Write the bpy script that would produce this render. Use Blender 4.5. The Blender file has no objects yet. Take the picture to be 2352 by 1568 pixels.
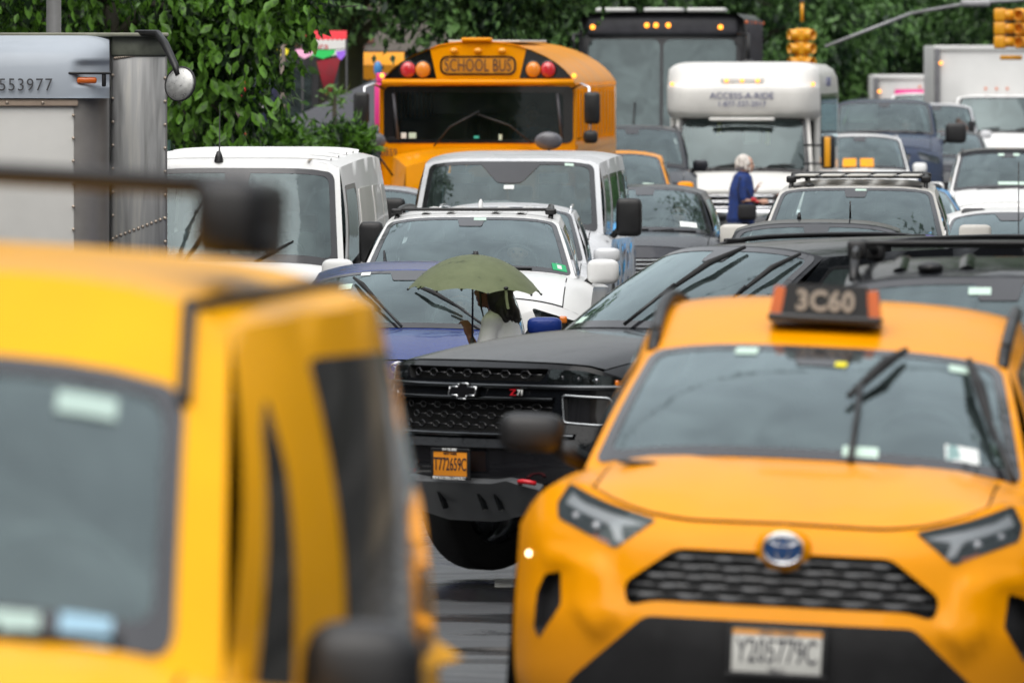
import bpy, bmesh, math, random
from math import sin, cos, pi, radians, sqrt
from mathutils import Vector, Matrix
from mathutils.geometry import delaunay_2d_cdt
from bpy import context

SC = bpy.context.scene
COL = SC.collection
R = radians
FPX = 2352 * 400 / 36.0        # focal length in units of a 2352-wide frame
CAMH, HORY = 3.1, 108.0        # lens height above the flat part of the road, horizon row

# ------------------------------------------------------------------ camera
cam = bpy.data.cameras.new('camera')
cam.lens = 400
cam.sensor_width = 36
cam.clip_start = 1
cam.clip_end = 3000
cam.dof.use_dof = True
cam.dof.focus_distance = 82
cam.dof.aperture_fstop = 8.3
co = bpy.data.objects.new('camera', cam)
COL.objects.link(co)
co.location = (0, 0, CAMH)
co.rotation_euler = (pi / 2 - math.atan((784 - HORY) / FPX), 0, 0)
SC.camera = co

# ------------------------------------------------------------------ sky and sun (bright overcast)
world = bpy.data.worlds.new('World')
SC.world = world
world.use_nodes = True
nt = world.node_tree
nt.nodes.clear()
sky = nt.nodes.new('ShaderNodeTexSky')
sky.sky_type = 'NISHITA'
sky.sun_disc = False
sky.sun_elevation = R(55)
sky.sun_rotation = R(200)
sky.air_density = 1.6
sky.dust_density = 7.0
sky.ozone_density = 1.0
hs = nt.nodes.new('ShaderNodeHueSaturation')
hs.inputs['Saturation'].default_value = 0.45
# soft unevenness of the cloud cover
tc = nt.nodes.new('ShaderNodeTexCoord')
nz = nt.nodes.new('ShaderNodeTexNoise')
nz.inputs['Scale'].default_value = 2.2
nz.inputs['Detail'].default_value = 4
mr = nt.nodes.new('ShaderNodeMapRange')
mr.inputs['To Min'].default_value = 3.6
mr.inputs['To Max'].default_value = 6.2
mx = nt.nodes.new('ShaderNodeVectorMath')
mx.operation = 'SCALE'
# overcast sky: the zenith about three times as bright as the horizon
sz = nt.nodes.new('ShaderNodeSeparateXYZ')
nt.links.new(tc.outputs['Generated'], sz.inputs[0])
cz = nt.nodes.new('ShaderNodeMapRange')
cz.inputs['To Min'].default_value = 0.42
cz.inputs['To Max'].default_value = 1.30
cm = nt.nodes.new('ShaderNodeMath')
cm.operation = 'MULTIPLY'
nt.links.new(sz.outputs['Z'], cz.inputs['Value'])
bg = nt.nodes.new('ShaderNodeBackground')
bg.inputs['Strength'].default_value = 0.125
wo = nt.nodes.new('ShaderNodeOutputWorld')
gm = nt.nodes.new('ShaderNodeGamma')          # thick cloud evens out the sky
gm.inputs['Gamma'].default_value = 0.33
nt.links.new(sky.outputs[0], gm.inputs['Color'])
nt.links.new(gm.outputs[0], hs.inputs['Color'])
nt.links.new(tc.outputs['Generated'], nz.inputs['Vector'])
nt.links.new(nz.outputs[0], mr.inputs['Value'])
nt.links.new(hs.outputs[0], mx.inputs[0])
nt.links.new(mr.outputs[0], cm.inputs[0])
nt.links.new(cz.outputs[0], cm.inputs[1])
nt.links.new(cm.outputs[0], mx.inputs['Scale'])
nt.links.new(mx.outputs[0], bg.inputs['Color'])
nt.links.new(bg.outputs[0], wo.inputs[0])

sun = bpy.data.lights.new('sun', 'SUN')
sun.energy = 1.1
sun.angle = R(60)
sun.color = (1.0, 0.97, 0.93)
so = bpy.data.objects.new('sun', sun)
COL.objects.link(so)
# sun_rotation 200 deg: the sun stands behind and to the side of the camera
se, sr = sky.sun_elevation, sky.sun_rotation
sd = Vector((sin(sr) * cos(se), cos(sr) * cos(se), sin(se)))
so.rotation_euler = (-sd).to_track_quat('-Z', 'Y').to_euler()
SC.view_settings.view_transform = 'Standard'
SC.view_settings.look = 'None'
SC.view_settings.exposure = 0.33
SC.view_settings.gamma = 1.0
SC.render.engine = 'CYCLES'
SC.cycles.max_bounces = 8
SC.cycles.transparent_max_bounces = 24
SC.cycles.use_denoising = True

# ------------------------------------------------------------------ helpers
rnd = random.Random(7)

def ground(y, x=0.0):
    t = max(0.0, 62.0 - y)
    z = 0.0225 * (sqrt(t * t + 9) - 3) if t > 0 else 0.0
    f = min(1.0, max(0.0, (62 - y) / 14.0))
    return z - 0.045 * x * f * f * (3 - 2 * f)

def at(px, py, D):
    """a point seen at (px, py) of the 2352-wide frame, D metres away"""
    return Vector(((px - 1176) * D / FPX, D, CAMH - (py - HORY) * D / FPX))

def tag(o, label, cat=None, group=None, kind=None):
    if label: o['label'] = label
    if cat: o['category'] = cat
    if group: o['group'] = group
    if kind: o['kind'] = kind
    return o

def thing(name, label, cat, loc=(0, 0, 0), rot=(0, 0, 0), group=None):
    o = bpy.data.objects.new(name, None)
    o.empty_display_size = 0.2
    COL.objects.link(o)
    o.location = loc
    o.rotation_euler = rot
    return tag(o, label, cat, group)

def mk(name, vs, fs, m, parent=None, smooth=True, center=None, weld=0.0, sharp=None):
    me = bpy.data.meshes.new(name)
    me.from_pydata([tuple(v) for v in vs], [], fs)
    if weld or center is not None or sharp is not None:
        bm = bmesh.new(); bm.from_mesh(me)
        if weld: bmesh.ops.remove_doubles(bm, verts=bm.verts, dist=weld)
        if center is not None:
            c = Vector(center)
            bm.normal_update()
            bad = [f for f in bm.faces if f.normal.dot(f.calc_center_median() - c) < 0]
            bmesh.ops.reverse_faces(bm, faces=bad)
        if sharp is not None:
            for e in bm.edges:
                if len(e.link_faces) == 2 and e.calc_face_angle(0) > sharp: e.smooth = False
        bm.to_mesh(me); bm.free()
    if smooth:
        for p in me.polygons: p.use_smooth = True
    me.materials.append(m)
    o = bpy.data.objects.new(name, me)
    COL.objects.link(o)
    if parent is not None: o.parent = parent
    return o

class MB:
    """collects shapes that make up ONE mesh"""
    def __init__(s): s.v = []; s.f = []
    def add(s, vs, fs, M=None):
        b = len(s.v)
        s.v += [(M @ Vector(v)) if M else Vector(v) for v in vs]
        s.f += [tuple(i + b for i in f) for f in fs]
        return s
    def box(s, c, d, M=None, rot=None, taper=None):
        vs = []
        for z in (-.5, .5):
            k = taper if (taper and z > 0) else 1
            for x, y in ((-.5, -.5), (.5, -.5), (.5, .5), (-.5, .5)):
                p = Vector((x * d[0] * k, y * d[1] * k, z * d[2]))
                if rot is not None: p = rot @ p
                vs.append(p + Vector(c))
        s.add(vs, [(3, 2, 1, 0), (4, 5, 6, 7), (0, 1, 5, 4), (1, 2, 6, 5), (2, 3, 7, 6), (3, 0, 4, 7)], M)
        return s
    def rbox(s, c, d, r=.02, seg=2, rot=None):
        bm = bmesh.new()
        bmesh.ops.create_cube(bm, size=1)
        for v in bm.verts: v.co = Vector((v.co.x * d[0], v.co.y * d[1], v.co.z * d[2]))
        bmesh.ops.bevel(bm, geom=bm.edges[:], offset=min(r, min(d) * .49), segments=seg, profile=.5, affect='EDGES')
        vs = [((rot @ v.co) if rot is not None else v.co) + Vector(c) for v in bm.verts]
        s.add(vs, [tuple(v.index for v in f.verts) for f in bm.faces]); bm.free()
        return s
    def tube(s, pts, r, n=8, caps=True):
        pts = [Vector(p) for p in pts]
        rs = r if isinstance(r, (list, tuple)) else [r] * len(pts)
        up = Vector((0, 0, 1)); vs = []; fs = []
        prev = None
        for i, p in enumerate(pts):
            d = (pts[min(i + 1, len(pts) - 1)] - pts[max(i - 1, 0)]).normalized()
            if prev is None:
                a = d.cross(up)
                if a.length < 1e-3: a = d.cross(Vector((1, 0, 0)))
            else:
                a = prev - d * prev.dot(d)
            a.normalize(); b = d.cross(a); prev = a
            for k in range(n):
                t = 2 * pi * k / n
                vs.append(p + (a * cos(t) + b * sin(t)) * rs[i])
        for i in range(len(pts) - 1):
            for k in range(n):
                fs.append((i * n + k, i * n + (k + 1) % n, (i + 1) * n + (k + 1) % n, (i + 1) * n + k))
        if caps:
            fs.append(tuple(range(n))[::-1]); fs.append(tuple((len(pts) - 1) * n + k for k in range(n)))
        s.add(vs, fs); return s
    def lathe(s, prof, c, axis='x', n=24, M=None):
        vs = []; fs = []
        for r, h in prof:
            for k in range(n):
                t = 2 * pi * k / n
                a, b = r * cos(t), r * sin(t)
                p = {'x': (h, a, b), 'y': (a, h, b), 'z': (a, b, h)}[axis]
                vs.append(Vector(p) + Vector(c))
        for i in range(len(prof) - 1):
            for k in range(n):
                fs.append((i * n + k, i * n + (k + 1) % n, (i + 1) * n + (k + 1) % n, (i + 1) * n + k))
        s.add(vs, fs, M); return s
    def ell(s, c, d, e1=1.0, e2=1.0, n=12, m=20, rot=None, fn=None):
        """superellipsoid, half-sizes d"""
        f = lambda w, e: math.copysign(abs(w) ** e, w)
        vs = []; fs = []
        for i in range(n + 1):
            ph = -pi / 2 + pi * i / n
            for k in range(m):
                th = 2 * pi * k / m
                p = Vector((d[0] * f(cos(ph), e1) * f(cos(th), e2), d[1] * f(cos(ph), e1) * f(sin(th), e2), d[2] * f(sin(ph), e1)))
                if fn: p = Vector(fn(p))
                if rot is not None: p = rot @ p
                vs.append(p + Vector(c))
        for i in range(n):
            for k in range(m):
                fs.append((i * m + k, i * m + (k + 1) % m, (i + 1) * m + (k + 1) % m, (i + 1) * m + k))
        s.add(vs, fs); return s
    def grid(s, S, us, vs_, skip=None):
        b = []; n = len(vs_)
        for u in us:
            for v in vs_: b.append(S(u, v))
        fs = []
        for i in range(len(us) - 1):
            for j in range(n - 1):
                if skip and skip((us[i] + us[i + 1]) / 2, (vs_[j] + vs_[j + 1]) / 2): continue
                fs.append((i * n + j, (i + 1) * n + j, (i + 1) * n + j + 1, i * n + j + 1))
        s.add(b, fs); return s
    def build(s, name, m, parent=None, **k): return mk(name, s.v, s.f, m, parent, **k)

def lin(a, b, n): return [a + (b - a) * i / n for i in range(n + 1)]
def lerp(a, b, t): return a + (b - a) * t
def sm(t): t = min(1, max(0, t)); return t * t * (3 - 2 * t)

def holegrid(mb, S, u0, u1, v0, v1, holes=(), nu=12, nv=6):
    us = set(lin(u0, u1, nu)); vs = set(lin(v0, v1, nv))
    for a, b, c, d in holes: us |= {a, b}; vs |= {c, d}
    def clean(xs, keep):
        out = []
        for x in sorted(xs):
            if out and x - out[-1] < 1e-3 * (abs(xs_span) + 1e-9):
                if x in keep: out[-1] = x
                continue
            out.append(x)
        return out
    keepu = {k for h in holes for k in h[:2]} | {u0, u1}; keepv = {k for h in holes for k in h[2:]} | {v0, v1}
    xs_span = u1 - u0; us = clean(us, keepu)
    xs_span = v1 - v0; vs = clean(vs, keepv)
    def skip(u, v): return any(a < u < b and c < v < d for a, b, c, d in holes)
    mb.grid(S, us, vs, skip)

def rrect(u0, u1, v0, v1, ru, rv=None, n=5):
    rv = ru if rv is None else rv
    pts = []
    for cx, cy, a0 in ((u1 - ru, v0 + rv, -90), (u1 - ru, v1 - rv, 0), (u0 + ru, v1 - rv, 90), (u0 + ru, v0 + rv, 180)):
        for k in range(n + 1):
            t = R(a0 + 90 * k / n)
            pts.append((cx + ru * cos(t), cy + rv * sin(t)))
    return pts

def rpoly(pts, r, n=3):
    """rounds the corners of a polygon by distance r"""
    out = []
    N = len(pts)
    for i in range(N):
        p = Vector(pts[i]).to_2d(); a = Vector(pts[i - 1]).to_2d(); b = Vector(pts[(i + 1) % N]).to_2d()
        da = (a - p); db = (b - p)
        ra = min(r, da.length * .45); rb = min(r, db.length * .45)
        A = p + da.normalized() * ra; B = p + db.normalized() * rb
        for k in range(n + 1):
            t = k / n
            q = A * (1 - t) ** 2 + p * 2 * t * (1 - t) + B * t * t
            out.append((q.x, q.y))
    return out

def dens(pts, d):
    """resample polygon edges so that no edge is longer than d"""
    out = []
    for i in range(len(pts)):
        a = pts[i]; b = pts[(i + 1) % len(pts)]
        L = math.hypot(b[0] - a[0], b[1] - a[1]); n = max(1, int(math.ceil(L / d)))
        for k in range(n): out.append((a[0] + (b[0] - a[0]) * k / n, a[1] + (b[1] - a[1]) * k / n))
    return out

def inpoly(p, poly):
    x, y = p; c = False; j = len(poly) - 1
    for i in range(len(poly)):
        xi, yi = poly[i]; xj, yj = poly[j]
        if (yi > y) != (yj > y) and x < (xj - xi) * (y - yi) / (yj - yi) + xi: c = not c
        j = i
    return c

def pdist(p, poly):
    m = 1e9; x, y = p
    for i in range(len(poly)):
        ax, ay = poly[i]; bx, by = poly[(i + 1) % len(poly)]
        dx, dy = bx - ax, by - ay; L = dx * dx + dy * dy
        t = 0 if L == 0 else max(0, min(1, ((x - ax) * dx + (y - ay) * dy) / L))
        m = min(m, math.hypot(x - ax - t * dx, y - ay - t * dy))
    return m

def nrm(S, u, v, hint, e=1e-3):
    a = Vector(S(u + e, v)) - Vector(S(u - e, v)); b = Vector(S(u, v + e)) - Vector(S(u, v - e))
    n = a.cross(b)
    if n.length < 1e-12: return Vector(hint).normalized()
    n.normalize()
    return n if n.dot(Vector(hint)) > 0 else -n

def patch_mb(mb, S, outline, holes=(), off=0.0, thick=0.0, step=.1, hint=(0, -1, .3), eu=1e-3):
    """fills an outline (with holes) on the surface S(u,v), lifted by off; thick adds side walls going down by thick"""
    outl = dens(outline, step); hl = [dens(h, step) for h in holes]
    pts = []; edges = []
    for loop in [outl] + hl:
        b = len(pts)
        pts += [Vector(p) for p in loop]
        edges += [(b + i, b + (i + 1) % len(loop)) for i in range(len(loop))]
    u0 = min(p[0] for p in outl); u1 = max(p[0] for p in outl); v0 = min(p[1] for p in outl); v1 = max(p[1] for p in outl)
    nu = int((u1 - u0) / step); nv = int((v1 - v0) / step)
    for i in range(1, nu + 1):
        for j in range(1, nv + 1):
            p = (u0 + (u1 - u0) * i / (nu + 1), v0 + (v1 - v0) * j / (nv + 1))
            if inpoly(p, outl) and not any(inpoly(p, h) for h in hl) and all(pdist(p, l) > step * .45 for l in [outl] + hl):
                pts.append(Vector(p))
    r = delaunay_2d_cdt([Vector(p) for p in pts], edges, [], 0, 1e-6)
    vv = r[0]; tris = []
    for f in r[2]:
        c = sum((vv[i] for i in f), Vector((0, 0))) / len(f)
        if inpoly((c.x, c.y), outl) and not any(inpoly((c.x, c.y), h) for h in hl): tris.append(tuple(f))
    ns = [nrm(S, p.x, p.y, hint, eu) for p in vv]
    top = [Vector(S(p.x, p.y)) + n * off for p, n in zip(vv, ns)]
    fs = []
    for t in tris:
        n = (top[t[1]] - top[t[0]]).cross(top[t[2]] - top[t[0]])
        fs.append(t if n.dot(ns[t[0]]) > 0 else t[::-1])
    if thick:
        b = len(top)
        low = [p - n * thick for p, n in zip(top, ns)]
        cnt = {}
        for t in fs:
            for i in range(len(t)):
                e = (t[i], t[(i + 1) % len(t)]); k = tuple(sorted(e)); cnt.setdefault(k, []).append(e)
        allv = top + low
        for k, es in cnt.items():
            if len(es) == 1:
                a, c = es[0]; fs.append((c, a, a + b, c + b))
        mb.add(allv, fs)
    else:
        mb.add(top, fs)
    return mb

def patch(name, S, outline, m, parent, sharp=.7, **k):
    mb = MB(); patch_mb(mb, S, outline, **k)
    return mb.build(name, m, parent, sharp=sharp)

def text(name, body, size, m, parent, M, sx=1.0, ext=.0015, align='CENTER', spacing=1.0, bold=0):
    cu = bpy.data.curves.new(name, 'FONT'); cu.body = body; cu.size = size; cu.extrude = ext
    cu.align_x = align; cu.align_y = 'CENTER'; cu.resolution_u = 3; cu.space_character = spacing; cu.offset = bold
    o = bpy.data.objects.new(name, cu); COL.objects.link(o)
    me = bpy.data.meshes.new_from_object(o)
    bpy.data.objects.remove(o); bpy.data.curves.remove(cu)
    for v in me.vertices: v.co = M @ Vector((v.co.x * sx, -v.co.z, v.co.y))
    me.materials.clear(); me.materials.append(m)
    o = bpy.data.objects.new(name, me); COL.objects.link(o); o.parent = parent
    return o

def disc(mb, c, rx, rz, d, n=32):
    """a domed oval facing the lens"""
    vs = []; fs = []; rings = [(1.0, d), (1.0, 0), (.93, -d * .5), (.7, -d * .85), (.35, -d), (.001, -d * 1.03)]
    for k, y in rings:
        for i in range(n): t = 2 * pi * i / n; vs.append((c[0] + rx * k * cos(t), c[1] + y, c[2] + rz * k * sin(t)))
    for r in range(len(rings) - 1):
        for i in range(n): fs.append((r * n + i, r * n + (i + 1) % n, (r + 1) * n + (i + 1) % n, (r + 1) * n + i))
    mb.add(vs, fs); return mb

def T(x, y, z, rz=0, rx=0): return Matrix.Translation((x, y, z)) @ Matrix.Rotation(rz, 4, 'Z') @ Matrix.Rotation(rx, 4, 'X')

# ------------------------------------------------------------------ materials
def newmat(name):
    m = bpy.data.materials.new(name); m.use_nodes = True
    nt = m.node_tree; nt.nodes.clear()
    out = nt.nodes.new('ShaderNodeOutputMaterial'); p = nt.nodes.new('ShaderNodeBsdfPrincipled')
    nt.links.new(p.outputs[0], out.inputs[0])
    return m, nt, p, out

def noise(nt, scale, detail=4, rough=.55, vec=None, dist=0):
    n = nt.nodes.new('ShaderNodeTexNoise'); n.inputs['Scale'].default_value = scale; n.inputs['Detail'].default_value = detail
    n.inputs['Roughness'].default_value = rough; n.inputs['Distortion'].default_value = dist
    if vec is None:
        t = nt.nodes.new('ShaderNodeTexCoord'); vec = t.outputs['Object']
    nt.links.new(vec, n.inputs['Vector'])
    return n

def ramp(nt, src, stops):
    r = nt.nodes.new('ShaderNodeValToRGB'); nt.links.new(src, r.inputs[0])
    el = r.color_ramp.elements
    while len(el) < len(stops): el.new(.5)
    for e, (p, c) in zip(el, stops):
        e.position = p; e.color = (*c, 1) if len(c) == 3 else c
    return r

def mrange(nt, src, a, b, c, d):
    r = nt.nodes.new('ShaderNodeMapRange'); nt.links.new(src, r.inputs[0])
    for i, v in enumerate((a, b, c, d)): r.inputs[1 + i].default_value = v
    return r

def simple(name, col, rough=.5, metal=0, coat=0, var=.0, vscale=6, bump=0, bscale=40, spec=.5, emit=0):
    m, nt, p, out = newmat(name)
    p.inputs['Base Color'].default_value = (*col, 1)
    p.inputs['Roughness'].default_value = rough; p.inputs['Metallic'].default_value = metal
    p.inputs['Coat Weight'].default_value = coat; p.inputs['Specular IOR Level'].default_value = spec
    if emit:
        p.inputs['Emission Color'].default_value = (*col, 1); p.inputs['Emission Strength'].default_value = emit
    if var:
        n = noise(nt, vscale)
        r = ramp(nt, n.outputs[0], [(.3, tuple(c * (1 - var) for c in col)), (.7, tuple(min(1, c * (1 + var)) for c in col))])
        nt.links.new(r.outputs[0], p.inputs['Base Color'])
        q = mrange(nt, n.outputs[0], .3, .7, rough * .8, min(1, rough * 1.2)); nt.links.new(q.outputs[0], p.inputs['Roughness'])
    if bump:
        n = noise(nt, bscale); b = nt.nodes.new('ShaderNodeBump'); b.inputs['Strength'].default_value = bump; b.inputs['Distance'].default_value = .01
        nt.links.new(n.outputs[0], b.inputs['Height']); nt.links.new(b.outputs[0], p.inputs['Normal'])
    return m

def paint(name, col, rough=.35, metal=0.0, drops=.35, dirt=.12, inner=(.12, .12, .12), coat=.4):
    """wet clear-coated car paint: rain beads, a little road film low down, cloth lining on the inside"""
    m, nt, p, out = newmat(name)
    tcn = nt.nodes.new('ShaderNodeTexCoord')
    n = noise(nt, 1.7, 5, vec=tcn.outputs['Object'])
    r = ramp(nt, n.outputs[0], [(.3, tuple(c * (1 - dirt) for c in col)), (.65, col)])
    # road film near the sill
    sx = nt.nodes.new('ShaderNodeSeparateXYZ'); nt.links.new(tcn.outputs['Object'], sx.inputs[0])
    g = mrange(nt, sx.outputs['Z'], .2, .75, .35, 0)
    mixd = nt.nodes.new('ShaderNodeMixRGB'); mixd.inputs['Color2'].default_value = (.09, .08, .07, 1)
    nt.links.new(g.outputs[0], mixd.inputs['Fac']); nt.links.new(r.outputs[0], mixd.inputs['Color1'])
    nt.links.new(mixd.outputs[0], p.inputs['Base Color'])
    p.inputs['Metallic'].default_value = metal
    q = mrange(nt, n.outputs[0], .3, .7, rough * .8, rough * 1.15); nt.links.new(q.outputs[0], p.inputs['Roughness'])
    p.inputs['Coat Weight'].default_value = coat; p.inputs['Specular IOR Level'].default_value = .06; p.inputs['Coat Roughness'].default_value = .04
    vo = nt.nodes.new('ShaderNodeTexVoronoi'); vo.inputs['Scale'].default_value = 62; nt.links.new(tcn.outputs['Object'], vo.inputs['Vector'])
    dr = mrange(nt, vo.outputs['Distance'], .0, .34, 1, 0)
    wob = noise(nt, 3.0, 2, vec=tcn.outputs['Object'])
    ad = nt.nodes.new('ShaderNodeMath'); ad.operation = 'MULTIPLY_ADD'; ad.inputs[1].default_value = 5.0
    nt.links.new(wob.outputs[0], ad.inputs[0]); nt.links.new(dr.outputs[0], ad.inputs[2])
    b = nt.nodes.new('ShaderNodeBump'); b.inputs['Strength'].default_value = drops; b.inputs['Distance'].default_value = .0016
    nt.links.new(ad.outputs[0], b.inputs['Height'])
    nt.links.new(b.outputs[0], p.inputs['Coat Normal']); nt.links.new(b.outputs[0], p.inputs['Normal'])
    inn = nt.nodes.new('ShaderNodeBsdfDiffuse'); inn.inputs[0].default_value = (*inner, 1)
    ge = nt.nodes.new('ShaderNodeNewGeometry'); mi = nt.nodes.new('ShaderNodeMixShader')
    nt.links.new(ge.outputs['Backfacing'], mi.inputs[0]); nt.links.new(p.outputs[0], mi.inputs[1]); nt.links.new(inn.outputs[0], mi.inputs[2])
    nt.links.new(mi.outputs[0], out.inputs[0])
    return m

def glassmat(name, tint=(.50, .62, .60), k=1.9, smear=.25, film=.06):
    """thin window pane: Fresnel reflection over a tinted see-through pane, with rain smears and a faint film, dirt plus painted teal sky haze"""
    m = bpy.data.materials.new(name); m.use_nodes = True
    nt = m.node_tree; nt.nodes.clear()
    out = nt.nodes.new('ShaderNodeOutputMaterial')
    tr = nt.nodes.new('ShaderNodeBsdfTransparent'); tr.inputs[0].default_value = (*tint, 1)
    gl = nt.nodes.new('ShaderNodeBsdfGlossy'); gl.inputs['Roughness'].default_value = .03; gl.inputs[0].default_value = (.82, .97, 1, 1)
    df = nt.nodes.new('ShaderNodeBsdfDiffuse'); df.inputs[0].default_value = (.42, .56, .56, 1)  # teal diffuse layer also lightens the pane like reflected sky
    fr = nt.nodes.new('ShaderNodeFresnel'); fr.inputs['IOR'].default_value = 1.5
    mu = nt.nodes.new('ShaderNodeMath'); mu.operation = 'MULTIPLY'; mu.inputs[1].default_value = k; mu.use_clamp = True
    m1 = nt.nodes.new('ShaderNodeMixShader'); m2 = nt.nodes.new('ShaderNodeMixShader')
    n = noise(nt, 2.5, 6, dist=1.5)
    f = mrange(nt, n.outputs[0], .35, .75, film * .4, film * 2.2)
    n2 = noise(nt, 7, 3); b = nt.nodes.new('ShaderNodeBump'); b.inputs['Strength'].default_value = smear; b.inputs['Distance'].default_value = .004
    nt.links.new(n2.outputs[0], b.inputs['Height']); nt.links.new(b.outputs[0], gl.inputs['Normal'])
    nt.links.new(fr.outputs[0], mu.inputs[0])
    nt.links.new(f.outputs[0], m1.inputs[0]); nt.links.new(tr.outputs[0], m1.inputs[1]); nt.links.new(df.outputs[0], m1.inputs[2])
    nt.links.new(mu.outputs[0], m2.inputs[0]); nt.links.new(m1.outputs[0], m2.inputs[1]); nt.links.new(gl.outputs[0], m2.inputs[2])
    nt.links.new(m2.outputs[0], out.inputs[0])
    return m

M = {}
M['taxi'] = paint('taxi_yellow_paint', (.90, .335, .0), inner=(.13, .13, .13), coat=.25)
M['vantaxi'] = paint('van_taxi_yellow_paint', (.93, .425, .0), inner=(.1, .1, .1), coat=.2)
M['busyellow'] = paint('school_bus_yellow_paint', (.88, .325, .0), coat=.25, drops=.1, inner=(.05, .05, .05))
M['white'] = paint('white_paint', (.82, .82, .81), dirt=.06)
M['white2'] = paint('off_white_paint', (.68, .66, .62), dirt=.12)
M['silver'] = paint('silver_paint', (.50, .51, .53), rough=.3, metal=.5)
M['silver2'] = paint('pale_silver_paint', (.70, .71, .73), rough=.3, metal=.1)
M['black'] = paint('black_paint', (.006, .007, .009), rough=.2, drops=.3, dirt=.2, inner=(.04, .04, .04))
M['dgrey'] = paint('dark_grey_paint', (.035, .037, .045), rough=.3, metal=.3, drops=.3, inner=(.05, .05, .05))
M['blue'] = paint('blue_paint', (.014, .036, .19), rough=.25, metal=.1, drops=.6, inner=(.06, .06, .06))
M['navy'] = paint('dark_blue_paint', (.03, .045, .085), rough=.3, drops=.2, inner=(.06, .06, .06))
M['ltblue'] = paint('bright_blue_paint', (.01, .32, .72), rough=.3)
M['glass'] = glassmat('windscreen_glass')
M['dark_glass'] = glassmat('privacy_glass', tint=(.08, .09, .09), k=1.8)
M['side_glass'] = glassmat('side_glass', tint=(.35, .42, .40), k=1.8)
M['clear'] = glassmat('lamp_lens', tint=(.75, .75, .75), k=1.0, film=.005)
M['frit'] = simple('black_glass_border', (.018, .018, .021), .12, coat=.5, var=.2)
M['rubber'] = simple('rubber', (.015, .015, .016), .75, var=.25, bump=.1)
M['plastic'] = simple('black_plastic', (.012, .012, .013), .42, var=.2, bump=.05, bscale=200)
M['gloss'] = simple('gloss_black_plastic', (.010, .010, .012), .12, coat=.6)
M['chrome'] = simple('chrome', (.75, .76, .78), .10, metal=1, var=.08)
M['satin'] = simple('satin_chrome', (.40, .42, .44), .25, metal=1, var=.1)
M['alu'] = None
M['amber'] = simple('amber_lens', (.80, .20, .01), .15, coat=1)
M['red'] = simple('red_lens', (.62, .012, .02), .15, coat=1, spec=.8)
M['orange_lens'] = simple('dull_orange_lens', (.62, .12, .01), .25, coat=.5)
M['lampamber'] = simple('lit_amber_lamp', (1.0, .33, .03), .3, emit=2.2)
M['lampred'] = simple('lit_red_lamp', (1.0, .02, .02), .3, emit=1.6)
M['lampwhite'] = simple('lit_warm_lamp', (1.0, .85, .5), .3, emit=6)
M['interior'] = simple('dark_trim', (.03, .031, .033), .8, var=.2)
M['seat'] = simple('grey_seat_cloth', (.07, .072, .075), .9, var=.2, bump=.2)
M['leather'] = simple('tan_seat_leather', (.30, .24, .17), .6, var=.15)
M['reflector'] = simple('lamp_reflector', (.32, .32, .34), .22, metal=1)
M['sidepane'] = simple('dark_side_pane', (.018, .02, .02), .08, coat=.5, var=.3)
M['lampwell'] = simple('lamp_housing', (.02, .02, .022), .3, metal=.3)
M['sticker'] = simple('pale_green_sticker', (.55, .72, .62), .6)
M['whitesticker'] = simple('white_sticker', (.75, .78, .76), .6)
M['greensticker'] = simple('green_sticker', (.02, .42, .16), .6)
M['purplesticker'] = simple('purple_sticker', (.12, .10, .38), .6)
M['plate_white'] = simple('white_number_plate', (.62, .62, .58), .5, var=.05)
M['plate_orange'] = simple('orange_number_plate', (.85, .30, .02), .5, var=.05)
M['ink'] = simple('dark_ink', (.02, .02, .035), .6)
M['blueink'] = simple('blue_lettering', (.09, .10, .22), .6)
M['whiteink'] = simple('white_lettering', (.8, .8, .78), .6)
M['redink'] = simple('red_lettering', (.55, .03, .03), .5)
M['signbox'] = simple('black_sign_box', (.012, .012, .013), .35, coat=.3)
M['dull_lettering'] = simple('dull_lettering', (.33, .29, .24), .6)
M['bluelogo'] = simple('blue_badge', (.01, .05, .16), .12, coat=1)
M['skid'] = simple('grey_skid_plate', (.10, .105, .11), .45, metal=.3, var=.15)
M['mirror'] = simple('mirror_glass', (.75, .78, .8), .03, metal=1)
M['busgrey'] = simple('bus_roof_paint', (.6, .6, .58), .6)
# ------------------------------------------------------------------ vehicles
DEF = dict(L=4.7, W=.93, H=1.70, zf=.98, zc=1.12, yc=1.10, yt=1.85, zt=None, wb=.74, wt=.60, swb=.20, swt=.12,
           dt=.075, p=3.0, zb=1.12, yrb=None, yrt=None, wbr=.74, wtr=.58, ztr=None, rise=.03, drop=.13, sw=.38, hoodw=.80,
           um=.945, vlo=.05, vhi=.96, sill=.25, belt=.06, frontslope=.07, tumble=.0, bowb=.03, bowt=.03,
           wins=((.07, .40), (.44, .72), (.76, .95)), wv=(.10, .86), hoodcrown=.035, noserad=.09, fscale=1.0,
           wheelr=.36, wy=(.95, None), cladding=False)

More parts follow.
